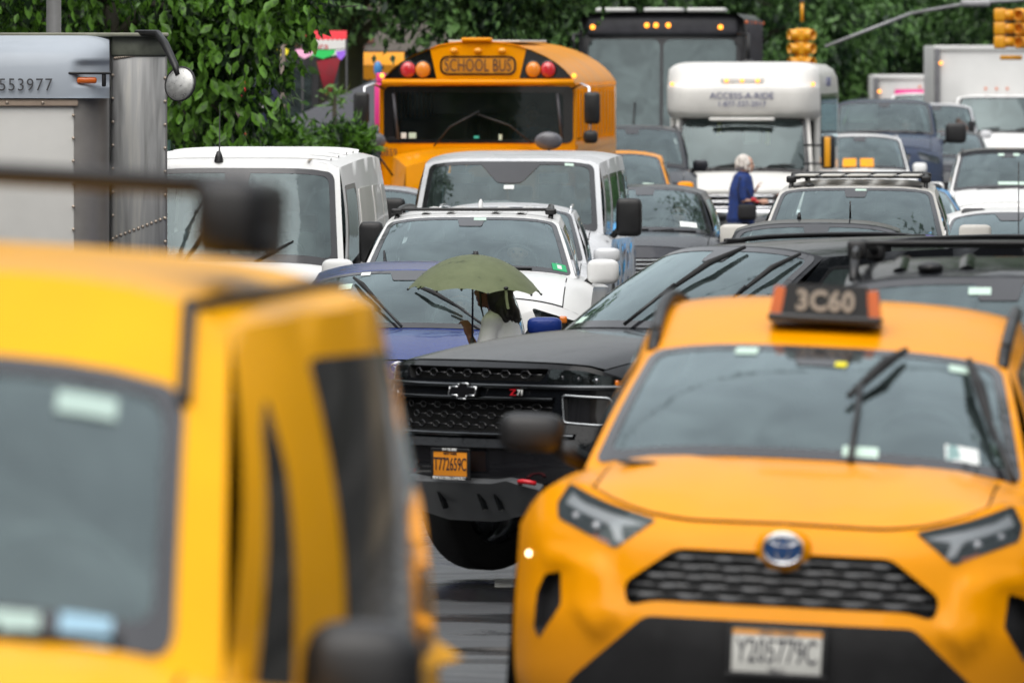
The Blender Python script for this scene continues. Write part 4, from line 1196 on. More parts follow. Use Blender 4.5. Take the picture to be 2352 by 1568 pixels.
def tahoe_front(s):
    r = s.root
    up = rpoly([(.60, 1.222), (.56, 1.15), (-.56, 1.15), (-.60, 1.222)], .02)
    lg = rpoly([(.66, 1.035), (.60, .86), (-.60, .86), (-.66, 1.035)], .03)
    hl = rpoly([(.61, 1.22), (.80, 1.212), (.96, 1.165), (.975, 1.105), (.80, 1.128), (.60, 1.145)], .012)
    dr = rpoly([(.70, 1.075), (.93, 1.06), (.95, .93), (.90, .905), (.72, .92)], .02)
    lo = rpoly([(.80, .77), (.90, .70), (.86, .52), (.60, .45), (-.60, .45), (-.86, .52), (-.90, .70), (-.80, .77)], .03)
    mb = MB(); patch_mb(mb, s.F, s.outline(40), holes=[up, lg, hl, mir(hl), dr, mir(dr), lo], step=.06, hint=(0, -1, 0)); mb.build('front_bumper', s.m, r, center=(0, 2, .4), sharp=1.2)
    patch('upper_grille', s.F, up, M['grilleback'], r, off=-.06, thick=-.062, step=.08); hexmesh(s, 'grille_mesh', 1.152, 1.22, .58, 1, .155)
    patch('main_grille', s.F, lg, M['grilleback'], r, off=-.06, thick=-.062, step=.08); hexmesh(s, 'grille_mesh', .865, 1.03, .62, 3, .135)
    for z, x1, mm, h in ((1.118, .985, 'darkchrome', .017), (1.050, .66, 'darkchrome', .014), (.842, .80, 'darkchrome', .016)):
        b = MB(); b.grid(lambda x, v: (x, s.Y(x, z) - .03 * max(0, cos(v)), z + h * sin(v)), lin(-x1, x1, 30), lin(-pi * .6, pi * .6, 6)); b.build('trim_bar', M[mm], r)
    for q, sg in ((hl, 1), (mir(hl), -1)):
        o = patch('headlight', s.F, q, M['clear'], r, off=.003, step=.06); patch('lamp_housing', s.F, q, M['lampwell'], o, off=-.06, thick=-.062, step=.08)
        for i in range(3): l = MB(); x = .66 + .09 * i; l.rbox((sg * x, s.Y(x, 1.17) + .03, 1.17 - i * .008), (.065, .04, .04), .012); l.build('reflector', M['reflector'], o)
        am = MB(); am.rbox((sg * .935, s.Y(.935, 1.145) + .03, 1.14), (.03, .05, .045), .01); am.build('side_marker', M['amber'], o)
    for q in (dr, mir(dr)):
        patch('lamp_recess', s.F, q, M['gloss'], r, off=-.04, thick=-.042, step=.08)
        g = MB(); g.tube([(x, s.Y(x, z) - .004, z) for x, z in dens(q, .05)] + [(q[0][0], s.Y(*q[0]) - .004, q[0][1])], .0075, 6, caps=False); g.build('running_light', M['satin'], r)
    patch('lower_bumper', s.F, lo, M['gloss'], r, off=-.015, thick=-.02, step=.08)
    sk = rpoly([(-.42, .60), (-.62, .56), (-.50, .42), (-.2, .36), (.2, .36), (.50, .42), (.62, .56), (.42, .60), (.30, .585), (-.30, .585)][::-1], .02)
    patch('skid_plate', s.F, sk, M['skid'], r, off=.045, thick=.06, step=.08)
    for x in (-.17, .17, .30):
        b = MB(); b.box((x, s.Y(x, .48) - .058, .48), (.02, .03, .15), rot=Matrix.Rotation(-.5, 3, 'Y')); b.build('skid_rib', M['darkchrome'], r, smooth=False)
    for sg in (-1, 1):
        h = MB(); h.tube([(sg * .56 + .04 * cos(t) * 1.4, s.Y(.56, .55) - .05 - .05 * abs(sin(t)), .575 + .012 * sin(t)) for t in lin(0, pi, 10)], .014, 8); h.build('tow_hook', M['redplain'], r)
    # four-pointed bar emblem
    y = s.Y(0, 1.085) - .035; e = MB()
    out = [(-.115, .008), (-.100, .030), (-.038, .030), (-.034, .046), (.040, .046), (.044, .030), (.115, .030), (.100, -.006), (.115, -.030)]
    out = [(-.12, -.024), (-.105, .024), (-.036, .024), (-.030, .044), (.050, .044), (.044, .024), (.12, .024), (.105, -.024), (.036, -.024), (.030, -.044), (-.050, -.044), (-.044, -.024)]
    patch('emblem', lambda u, v: (u, y, 1.086 + v), out, M['gloss'], r, off=.0, thick=.02, step=.2)
    g = MB(); q = out + [out[0]]
    for i in range(len(out)): g.tube([(q[i][0], y - .002, 1.086 + q[i][1]), (q[i + 1][0], y - .002, 1.086 + q[i + 1][1])], .0045, 6)
    g.build('emblem_edge', M['chrome'], r)
    text('badge', 'Z', .05, M['redplain'], r, T(.40, s.Y(.42, 1.085) - .035, 1.085, .12), sx=1.5, ext=.004); text('badge', '71', .045, M['whiteink'], r, T(.455, s.Y(.46, 1.085) - .035, 1.085, .14), sx=1.1, ext=.004)
    o, y = s.plate('T772659C', z=.672, m='plate_orange', w=.30, h=.150, size=.105, off=.05, x=0)
    text('lettering', 'NEW ROCHELLE CHEVROLET', .024, M['whiteink'], o, T(0, y - .014, .672 - .0815), sx=.9)
    text('lettering', '914-730-8888', .022, M['whiteink'], o, T(0, y - .014, .672 + .0815), sx=1)
    text('lettering', 'NEW YORK', .02, M['ink'], o, T(0, y - .0078, .672 + .058), sx=1.1)
M['grilleback'] = simple('grille_recess', (.004, .004, .004), .6)
M['darkchrome'] = simple('dark_chrome', (.10, .105, .11), .16, metal=1, var=.1)
M['redplain'] = simple('red_enamel', (.6, .01, .02), .35, coat=.3)
th = Tahoe('black_suv', 'black SUV turned across the lane with honeycomb grille, red tow hooks and orange plate', 'car', 1066, 65, 48, M['black'], dz=.05, front=tahoe_front,
           W=1.03, L=5.35, H=1.97, zf=1.255, zc=1.415, yc=1.33, yt=2.12, wb=.82, wt=.67, swb=.13, swt=.08, drop=.13, zb=1.36, dt=.06, sill=.42, zt=1.89, ztr=1.91, hoodw=.86, wheelr=.41, wy=(1.0, 4.0), hoodcrown=.02,
           wins=((.05, .30), (.33, .58), (.62, .94)))
th.wheels_extra = None
raised(th, (-.12, .02), (.04, .42), (.24, .93), .014)
raised(th, (.62, .02), (.72, .45), (.84, .93), .012)
th.mirrors(M['black'], size=(.14, .09, .11), sides=(1,)); th.rails(M['plastic'], h=.05, t0=.12)
th.on(th.Ws, -.80, .12, .05, .035, M['bluep'] if 'bluep' in M else M['sticker'], hint=(0, -1, .6))

# ------------------------------------------------------------------ blurred taxi van at the left edge
def van_front(s): s.genericfront()
vt = Car('taxi_van', 'large blurred yellow taxi van with black roof advertising rack, cut by the left edge', 'taxi', 1176 + (-1.388) * FPX / 20.0, 20.0, 5.3, M['vantaxi'], roll=3.0, W=.84, L=4.5, H=1.87, zf=.98, zc=1.12, yc=.70, yt=1.62,
         wb=.735, wt=.61, swb=.10, swt=.06, dt=.085, p=4, zb=1.12, bowb=.08, bowt=.12, wbr=.80, wtr=.66, um=.86, vlo=.04, vhi=.725, zt=1.78, ztr=1.82, wins=(), drop=.12)
vt.mirrors(M['plastic'], out=.94, size=(.115, .10, .12), y=1.28, z=1.05, e=.6)
vt.wipers()
for u, v, du, dv, mm in ((.60, .625, .085, .030, 'dimsticker'), (.655, .055, .065, .035, 'lbsticker'), (.44, .045, .10, .035, 'dimsticker')):
    if mm not in M: M[mm] = simple('light_blue_sticker', (.28, .46, .58), .5) if mm[0] == 'l' else simple('pale_sticker', (.38, .50, .45), .5)
    vt.on(vt.Ws, u, v, du, dv, M[mm])
for q, nm in (([(.075, .80), (.06, .70), (.085, .0), (.19, .0), (.12, .60)], 'quarter_window'), ([(.22, .885), (.95, .87), (.92, .02), (.37, .02)], 'side_window')):
    for sg in (-1, 1): patch(nm, vt.Sg(sg), rpoly(q, .03), M['sidepane'], vt.root, off=.003, thick=.006, step=.08, hint=(sg, 0, .1))
dt_ = MB(); dt_.tube([Vector(vt.Ws(.872, v)) + Vector((0, -.004, .004)) for v in lin(.70, 1, 5)] + [Vector(vt.Roof(.885, w)) + Vector((0, 0, .004)) for w in lin(.02, .95, 10)], .015, 8); dt_.build('roof_ditch_trim', M['plastic'], vt.root)
def rack():
    t = thing('roof_rack', 'black roof advertising rack with end block on the blurred taxi van', 'roof rack', (0, 0, 0))
    t.matrix_world = Matrix.Translation(vt.root.location) @ vt.root.rotation_euler.to_matrix().to_4x4()
    z = vt.H
    b = MB(); b.rbox((.57, 2.1, z + .035), (.125, .5, .15), .03); b.rbox((.60, 2.1, z - .01), (.07, .4, .06), .01); b.build('end_block', M['plastic'], t)
    b = MB(); b.rbox((-.60, 2.1, z + .065), (.125, .5, .15), .03); b.rbox((-.60, 2.1, z - .01), (.07, .4, .06), .01); b.build('end_block', M['plastic'], t)
    c = MB(); c.rbox((0, 1.95, z + .10), (1.2, .035, .035), .01); c.build('crossbar', M['plastic'], t)
    c = MB(); c.rbox((0, 2.3, z + .09), (1.2, .035, .03), .01); c.build('crossbar', M['plastic'], t)
rack()
sl = MB(); p = Vector(vt.Roof(.18, .08)); sl.ell((p.x - .1, p.y, p.z + .0), (.11, .07, .05), .6, 1, 8, 16); sl.build('roof_marker', M['lampyel'] if 'lampyel' in M else M['vantaxi'], vt.root)
# ------------------------------------------------------------------ other cars, front to back
# big black SUV just behind the yellow taxi SUV
bs = Car('black_suv', 'large black SUV with roof rails and crossbar directly behind the numbered yellow taxi', 'car', 2285, 49, 3, M['black'], dz=.14, W=.99, L=5.1, H=1.93, zf=1.08, zc=1.25, zb=1.22, yc=1.25, yt=2.05, wb=.83, wt=.70, dt=.05, p=4, rise=.08, zt=1.84)
bs.rails(h=.10, r=.022, x=.95, t0=.10, cross=(.30, .78)); bs.mirrors(M['black']); bs.wipers(); bs.on(bs.Ws, -.12, .86, .07, .03, M['sticker'])
for i, x in enumerate((-.45, -.15, .15, .45)):
    mb = MB(); mb.grid(lambda a, w: (x + a * .035, bs.Roof(x / bs.wt, w)[1], bs.Roof(x / bs.wt, w)[2] + .012 * (1 - a * a) + .001), lin(-1, 1, 4), lin(.12, .95, 10)); mb.build('roof_rib', M['black'], bs.root, center=(x, 2, 0))
nb = MB(); p = Vector(bs.Roof(-.45, .10)); nb.ell((p.x, p.y, p.z + .01), (.06, .09, .03), 1, 1, 6, 12); nb.build('roof_fitting', M['plastic'], bs.root)

# blue crossover behind the umbrella
bl = Car('blue_crossover', 'blue compact SUV with raised wipers and oval badge behind the person with the umbrella', 'car', 917, 76, 1.0, M['blue'], W=.93, L=4.6, H=1.66, zf=1.00, zc=1.19, zb=1.13, yc=1.15, yt=1.92, wb=.79, wt=.62, zt=1.575, drop=.12)
bl.mirrors(size=(.12, .08, .062), z=1.195, out=.945)
raised(bl, (-.02, .0), (-.30, .40), (-.55, .80), .012); raised(bl, (.74, -.01), (.45, .30), (.10, .62), .012)
g = MB(); y = bl.Y(0, .96) - .025
for rx, rz, cz in ((.062, .042, 0), (.02, .036, 0), (.045, .014, .018)): g.tube([(rx * cos(t), y, .955 + cz + rz * sin(t)) for t in lin(0, 2 * pi, 24)], .004, 6, caps=False)
g.build('emblem', M['chrome'], bl.root)
bl.on(bl.Ws, -.62, .70, .07, .05, M['sticker']); bl.on(bl.Ws, -.5, .42, .025, .04, M['sticker']); bl.on(bl.Ws, -.44, .92, .05, .03, M['whitesticker'])
bl.plate('KXR 4127', z=.60)

# white SUV with black crossbar behind the blue one
ws = Car('white_suv', 'white three row SUV with black crossbar and green inspection sticker behind the blue one', 'car', 1055, 89, 2.5, M['white'], dz=.09, W=1.0, L=5.0, H=1.76, zf=1.05, zc=1.24, zb=1.16, yc=1.2, yt=2.05, wb=.865, wt=.69, zt=1.655, dt=.055, p=4)
ws.mirrors(size=(.13, .08, .10), out=1.06, z=1.22); ws.rails(M['plastic'], h=.05, t0=.1, x=.90, r=.02, cross=(.13,)); ws.wipers(arms=(((-.75, .0), (-.85, .38)), ((.1, .0), (.6, .05))))
ws.on(ws.Ws, .86, .13, .065, .055, M['greensticker']); ws.on(ws.Ws, .86, .13, .02, .03, M['whitesticker'], off=.009); ws.on(ws.Ws, .10, .93, .07, .028, M['sticker'])
for x in (-.38, -.18, .18, .38):
    mb = MB(); mb.grid(lambda a, w: (x + a * .04, ws.Roof(x / ws.wt, w)[1], ws.Roof(x / ws.wt, w)[2] + .014 * (1 - a * a) + .001), lin(-1, 1, 4), lin(.12, .95, 10)); mb.build('roof_rib', M['white'], ws.root, center=(x, 2, 0))
fin = MB(); p = Vector(ws.Roof(0, .7)); fin.ell((0, p.y, p.z + .02), (.02, .1, .05), 1, 1, 6, 10, fn=lambda q: (q.x, q.y + q.z * .8, q.z)); fin.build('antenna_fin', M['white'], ws.root)
for sg in (-1, 1):
    am = MB(); x = sg * .80; am.rbox((x, ws.Y(x, ws.ztop(x) - .09) + .015, ws.ztop(x) - .09), (.07, .05, .06), .015); am.build('turn_signal', M['amber'], ws.root)

# silver SUV right behind it
sv = Car('silver_suv', 'silver SUV tucked between the white SUV and the silver passenger van', 'car', 1142, 104.4, 2, M['silver2'], W=.93, L=4.6, H=1.665, zf=1.0, zc=1.15, zb=1.1, yc=1.1, yt=1.85, wb=.79, wt=.64)
sv.mirrors(size=(.125, .08, .07), out=.96); sv.rails(M['chrome'], h=.04, x=.95); sv.wipers()

# white cargo van, left
cv = Car('cargo_van', 'white cargo van with ribbed roof and thin roof antenna left of the silver SUV', 'van', 515, 92, 3.6, M['white'], W=1.0, L=5.9, H=2.30, zf=1.12, zc=1.35, zb=1.3, yc=.75, yt=1.35, wb=.90, wt=.82, zt=2.17, ztr=2.21, dt=.06, p=6, um=.93, vlo=.03, vhi=.90, bowb=.06, bowt=.05, wbr=.93, wtr=.84,
         yrb=5.75, yrt=5.6, rise=.04, wins=((.04, .20),), wv=(.04, .80), wheelr=.38, hoodw=.8)
cv.mirrors(M['plastic'], size=(.10, .08, .17), out=1.09, z=1.50, e=.35); cv.wipers(arms=(((-.45, .0), (-.20, .38)), ((.2, .0), (.55, .2))))
for i, w in enumerate((.10, .24, .40, .56, .74)):
    mb = MB(); y0 = lerp(cv.Tt(0).y, cv.Tr(0).y, w)
    mb.grid(lambda u, a: (cv.Roof(u, w)[0], cv.Roof(u, w)[1] + a * .05, cv.Roof(u, w)[2] + .026 * (1 - abs(a)) ** .4 + .001), lin(-.86, .86, 16), [-1, -.9, -.5, 0, .5, .9, 1]); mb.build('roof_rib', M['white'], cv.root, center=(0, y0, 1.5))
for sg in (-1, 1):
    for t0, t1 in ((.25, .50), (.54, .78), (.81, .97)): patch('side_panel', cv.Sg(sg), rrect(t0, t1, .08, .76, .012, .05), M['white2'], cv.root, off=.006, thick=.012, step=.1, hint=(sg, 0, .1))
an = MB(); p = Vector(cv.Roof(-.20, .0)); an.tube([p, p + Vector((0, .06, .09)), p + Vector((-.005, .16, .46))], [.02, .006, .003], 6); an.lathe([(.04, -.01), (.032, .03), (.018, .07), (.001, .08)], p, 'z', 12); an.build('antenna', M['plastic'], cv.root)
cv.on(lambda u, v: cv.Roof(u, v), .70, -.0 + .02, .014, .03, M['leather'], off=.01, hint=(0, 0, 1))

# silver passenger van
tv = Car('passenger_van', 'pale silver high passenger van with large black mirrors in front of the school bus', 'van', 1150, 111, 4.0, M['silver2'], W=1.03, L=5.6, H=2.10, zf=1.18, zc=1.34, zb=1.30, yc=.80, yt=1.50, wb=.945, wt=.86, zt=2.0, ztr=2.04, dt=.055, p=6, um=.925, vlo=.03, vhi=.93, bowb=.04, bowt=.04, wbr=.95, wtr=.87,
         yrb=5.4, yrt=5.25, wins=((.03, .17), (.21, .44), (.48, .70), (.74, .95)), wv=(.04, .80), wheelr=.36)
tv.mirrors(M['plastic'], size=(.13, .09, .19), out=1.17, z=1.42, e=.35); tv.wipers()
S_ = tv.Ws
patch('sensor_panel', S_, rpoly([(-.36, .925), (-.13, .60), (.13, .60), (.36, .925)], .05), M['frit'], tv.root, off=.006, step=.1, hint=(0, -1, .6))
tv.on(S_, 0, .54, .055, .03, M['whitesticker']); tv.on(S_, .66, .90, .05, .02, M['sticker'])
for px_ in (-.55, .40):
    m_ = MB(); m_.rbox((px_, tv.yt + .25, 1.80), (.30, .02, .10), .01); m_.build('sun_visor', M['leather'], tv.root)
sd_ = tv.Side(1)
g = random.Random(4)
cols = [simple('reflection_' + n, c, .25, coat=1) for n, c in (('sky_blue', (.03, .35, .65)), ('orange', (.75, .25, .08)), ('white', (.75, .77, .8)), ('deep_blue', (.02, .10, .35)), ('green', (.05, .15, .05)))]
for i in range(34):  # colour blotches painted on the side stand in for street reflections
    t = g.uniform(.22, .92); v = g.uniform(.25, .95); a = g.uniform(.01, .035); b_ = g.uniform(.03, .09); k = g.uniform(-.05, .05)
    patch('side_reflection', sd_, rpoly([(t - a, v - b_), (t + a, v - b_ * .4 + k), (t + a * .6, v + b_), (t - a * .8, v + b_ * .5)], .01), cols[i % 5], tv.root, off=.004 + .0015 * (i % 7), step=.2, hint=(1, 0, 0))

# small silver car far left
sc_ = Car('silver_car', 'small silver hatchback glimpsed between the white cargo van and the silver passenger van', 'car', 822, 118.5, 2, M['silver'], W=.88, L=4.2, H=1.66, zf=.95, zc=1.1); sc_.mirrors(M['plastic'], size=(.13, .08, .09)); sc_.rails(M['silver'], h=.03)

# dark crossover right of the passenger van
dc = Car('grey_crossover', 'dark grey crossover with a woman at the wheel, right of the passenger van mirror', 'car', 1462, 122.5, 3.5, M['dgrey'], W=.93, L=4.6, H=1.62, zf=.95, zc=1.10, zb=1.08, yc=1.05, yt=1.95, wb=.79, wt=.60, drop=.15)
dc.mirrors(M['dgrey'], size=(.12, .08, .075), out=.98); dc.wipers(); dc.on(dc.Ws, .66, .17, .12, .05, M['whitesticker'])

# black compact in front of the white SUV with the roof rack
bc = Car('black_hatchback', 'black compact car seen only by its arched roof in front of the roof rack SUV', 'car', 1862, 92, 3, M['black'], W=.90, L=4.2, H=1.70, zf=.95, zc=1.12, zb=1.12, yc=1.1, yt=1.85, wb=.80, wt=.68, p=3.5); bc.mirrors()
an = MB(); p = Vector(bc.Roof(-.25, .5)); an.tube([p, p + Vector((0, .03, .05))], [.02, .01], 6); an.tube([p + Vector((.42, .2, 0)), p + Vector((.42, .2, .15))], [.010, .006], 6); an.build('antenna', M['plastic'], bc.root)
# white SUV with roof rack
wr = Car('white_suv', 'white SUV with black roof rack rails and rounded white mirrors beside the woman in blue', 'car', 1942, 102.8, 4.5, M['white2'], W=1.0, L=5.0, H=1.90, zf=1.12, zc=1.32, zb=1.28, yc=1.25, yt=2.05, wb=.88, wt=.715, dt=.05, p=5, zt=1.81, ztr=1.84, rise=.04)
wr.rails(M['plastic'], h=.07, r=.02, x=.88, t0=.10, t1=.9, cross=(.16, .40, .8)); wr.mirrors(size=(.15, .09, .10), out=1.10, z=1.37, e=.35); wr.wipers()
b = MB(); p = Vector(wr.Roof(.84, .06)); b.rbox((0, p.y, p.z + .015), (2 * p.x, .10, .02), .008); b.build('rack_deflector', M['plastic'], wr.root)
for x in (-.48, -.24, 0, .24, .48):
    mb = MB(); mb.rbox((x, 3.0, wr.H + .015), (.19, 1.6, .018), .008); mb.build('rack_slat', M['white2'], wr.root)
nb = MB(); p = Vector(wr.Roof(-.62, .05)); nb.ell((p.x, p.y - .02, p.z + .01), (.05, .07, .025), 1, 1, 6, 12); nb.build('roof_fitting', M['plastic'], wr.root)
wr.on(wr.Ws, .82, .12, .05, .045, M['purplesticker']); wr.on(wr.Ws, .82, .09, .03, .02, M['whitesticker'], off=.009); wr.on(wr.Ws, .06, .93, .07, .02, M['sticker'])
# white sedan right
wl = Car('white_sedan', 'white car with light blue reflections and a black sensor panel at the right edge', 'car', 2332, 113.2, 1, M['white'], W=.92, L=4.6, H=1.505, zf=.90, zc=1.05, zb=1.02, yc=1.1, yt=1.95, wb=.78, wt=.60, zt=1.435); wl.mirrors(); wl.wipers()
patch('sensor_panel', wl.Ws, rpoly([(-.26, .93), (-.16, .72), (.16, .72), (.26, .93)], .04), M['frit'], wl.root, off=.006, step=.1, hint=(0, -1, .6))
an = MB(); a0 = at(2341, 545, 112); 
an.tube([(0.06, 1.0, 1.1), (0.06, 1.0, 1.95)], .006, 5); an.build('antenna', M['plastic'], wl.root)
# light blue car, only one pillar in view
lb_ = Car('blue_car', 'bright blue car showing one roof pillar between the roof rack SUV and black roofed car', 'car', 2085, 136, 0, M['ltblue'], W=.90, L=4.3, H=1.50, zf=.9, zc=1.05, zb=1.0, yc=1.1, yt=1.95, wb=.76, wt=.55, p=2.2, dt=.13); lb_.mirrors()
# two tone car
tt = Car('two_tone_suv', 'white SUV with black roof and raised antenna behind the white car at the right edge', 'car', 2325, 153.6, 1, M['white'], W=.95, L=4.7, H=1.74, zf=1.0, zc=1.17, zb=1.12, yc=1.1, yt=1.9, wb=.82, wt=.67, dt=.06, p=4)
tt.rails(M['plastic'], h=.02); tt.mirrors(); tt.wipers()
mb = MB(); mb.grid(lambda u, w: (lambda q: (q[0] * 1.004, q[1], q[2] + .006))(tt.Roof(u, w)), [-1, -.97, -.93, -.87, -.8, -.6, -.4, 0, .4, .6, .8, .87, .93, .97, 1], lin(-.015, 1.01, 12)); mb.build('roof', M['black'], tt.root, center=(0, 2.5, .5))
patch('roof_header', tt.Ws, rrect(-.97, .97, .90, 1.0, .02), M['black'], tt.root, off=.008, thick=.006, step=.1, hint=(0, -1, .6))
tt.on(tt.Ws, -.15, .86, .06, .03, M['sticker']); tt.on(tt.Ws, .15, .86, .06, .03, M['sticker']); tt.on(tt.Ws, .05, .14, .25, .03, M['sticker'])
# white SUV behind the minibus
wb_ = Car('white_suv', 'white SUV with yellow reflections painted on its windscreen, just right of the minibus mirror', 'car', 1978, 182.2, 1, M['white'], W=.92, L=4.6, H=1.72, zf=1.0, zc=1.14, wb=.80, wt=.66); wb_.mirrors(); wb_.rails(M['silver'], h=.03); wb_.wipers()
for x in (-.22, .14): wb_.on(wb_.Ws, x, .17, .14, .11, M['orange'])  # these two stickers are yellow reflections painted on the glass
# dark blue truck-like van
nv = Car('blue_pickup', 'tall dark blue pickup cab with its driver in silhouette, big black mirrors', 'truck', 2030, 188.5, 2, M['navy'], W=.98, L=5.6, H=2.30, zf=1.45, zc=1.66, zb=1.6, yc=1.3, yt=2.0, wb=.88, wt=.78, dt=.06, p=5, zt=2.19, ztr=2.2, drop=.1, wheelr=.42); nv.mirrors(M['plastic'], size=(.18, .1, .17), out=1.2, z=1.66, e=.4); nv.wipers()
mb = MB(); mb.rbox((-.36, nv.yt + .3, 1.98), (.48, .02, .28), .01); mb.build('sun_visor', M['whitesticker'], nv.root)
# grey SUV and yellow cab behind the school bus
gs = Car('grey_suv', 'dark blue grey SUV in front of the black coach, beside the school bus', 'car', 1450, 166.5, 1, M['dgrey'], W=.96, L=4.9, H=1.97, zf=1.15, zc=1.35, zb=1.3, yc=1.2, yt=1.9, wb=.84, wt=.72, dt=.07); gs.mirrors(); gs.rails(h=.03)
yc_ = Car('yellow_taxi', 'distant yellow taxi partly hidden by the dark grey crossover', 'taxi', 1412, 156.6, 1, M['taxi'], W=.92, L=4.6, H=1.68, zf=1.0, zc=1.13, wb=.78, wt=.62); yc_.mirrors(M['taxi']); yc_.wipers(); yc_.on(yc_.Ws, .6, .12, .10, .05, M['sticker'])
# far silver car behind the bun woman
fs = Car('silver_car', 'distant silver car behind the woman with the hair bun', 'car', 2150, 226, 2, M['silver2'], W=.95, L=4.8, H=2.0, zf=1.15, zc=1.35, zb=1.3, wb=.84, wt=.70); fs.mirrors(); fs.wipers()
fk = Car('silver_car', 'grey SUV low in front of the distant silver car, its headlights lit', 'car', 2172, 204, 2, M['dgrey'], W=.93, L=4.6, H=1.62, zf=.98, zc=1.12, wb=.78, wt=.62, group=None); fk.root.name = 'grey_suv'; fk.mirrors(M['white'])
for x in (-.6, .6): mb = MB(); mb.ell((x, fk.Y(x, .80) - .02, .80), (.07, .03, .05), 1, 1, 6, 12); mb.build('headlight_bulb', M['lampwhite'], fk.root)

# ------------------------------------------------------------------ large vehicles
def section(half, zr, zt, q=1.4, p=2.3, n=9, z0=.5, sill_in=.0):
    """half cross-section from the sill up to the roof centre: straight side to zr, then an arched roof to zt"""
    pts = [(half - sill_in, z0), (half, z0 + .15), (half, lerp(z0, zr, .5)), (half, zr)]
    for i in range(1, n + 1):
        t = pi / 2 * i / n
        pts.append((half * max(0, cos(t)) ** (2 / p), zr + (zt - zr) * sin(t) ** (2 / q)))
    return pts
def shell(root, m, L, sec, y0=0, name='body', rear=True, front=False, shrink=None, sharp=.9):
    full = sec + [(-x, z) for x, z in sec[::-1][1:]]
    mb = MB(); vs = []; ny = 6
    ys = lin(y0, y0 + L, ny)
    for y in ys: vs += [(x, y, z) for x, z in full]
    n = len(full); fs = [(i * n + j, i * n + j + 1, (i + 1) * n + j + 1, (i + 1) * n + j) for i in range(ny) for j in range(n - 1)]
    if rear: fs.append(tuple(ny * n + j for j in range(n)))
    if front: fs.append(tuple(range(n))[::-1])
    mb.add(vs, fs); return mb.build(name, m, root, center=(0, y0 + L / 2, 1.5), sharp=sharp, weld=.0005), full
def wheelset(root, pos, r=.48, w=.28):
    for x, y in pos:
        o = thing_part('wheel', root, (x, y, r)); t = MB(); t.lathe([(r * .6, -w / 2), (r * .95, -w / 2), (r, -w * .35), (r, w * .35), (r * .95, w / 2), (r * .6, w / 2)], (0, 0, 0), 'x', 30); t.build('tyre', M['rubber'], o)
        k = MB(); k.lathe([(r * .62, -w * .4), (r * .62, w * .4), (r * .4, w * .2), (.001, w * .25)], (0, 0, 0), 'x', 18); k.lathe([(r * .6, -w * .4), (r * .4, -w * .2), (.001, -w * .25)], (0, 0, 0), 'x', 18); k.build('rim', M['satin'], o)
def lamp(root, x, y, z, r, mm, name='marker_lamp', rz=None):
    b = MB(); b.ell((x, y, z), (r, r * .5, rz or r), 1, 1, 8, 14); return b.build(name, M[mm], root)
def plane(y, slope=0, curve=0, pw=2, z0=0): return lambda x, z: (x, y + slope * (z - z0) + curve * abs(x) ** pw, z)

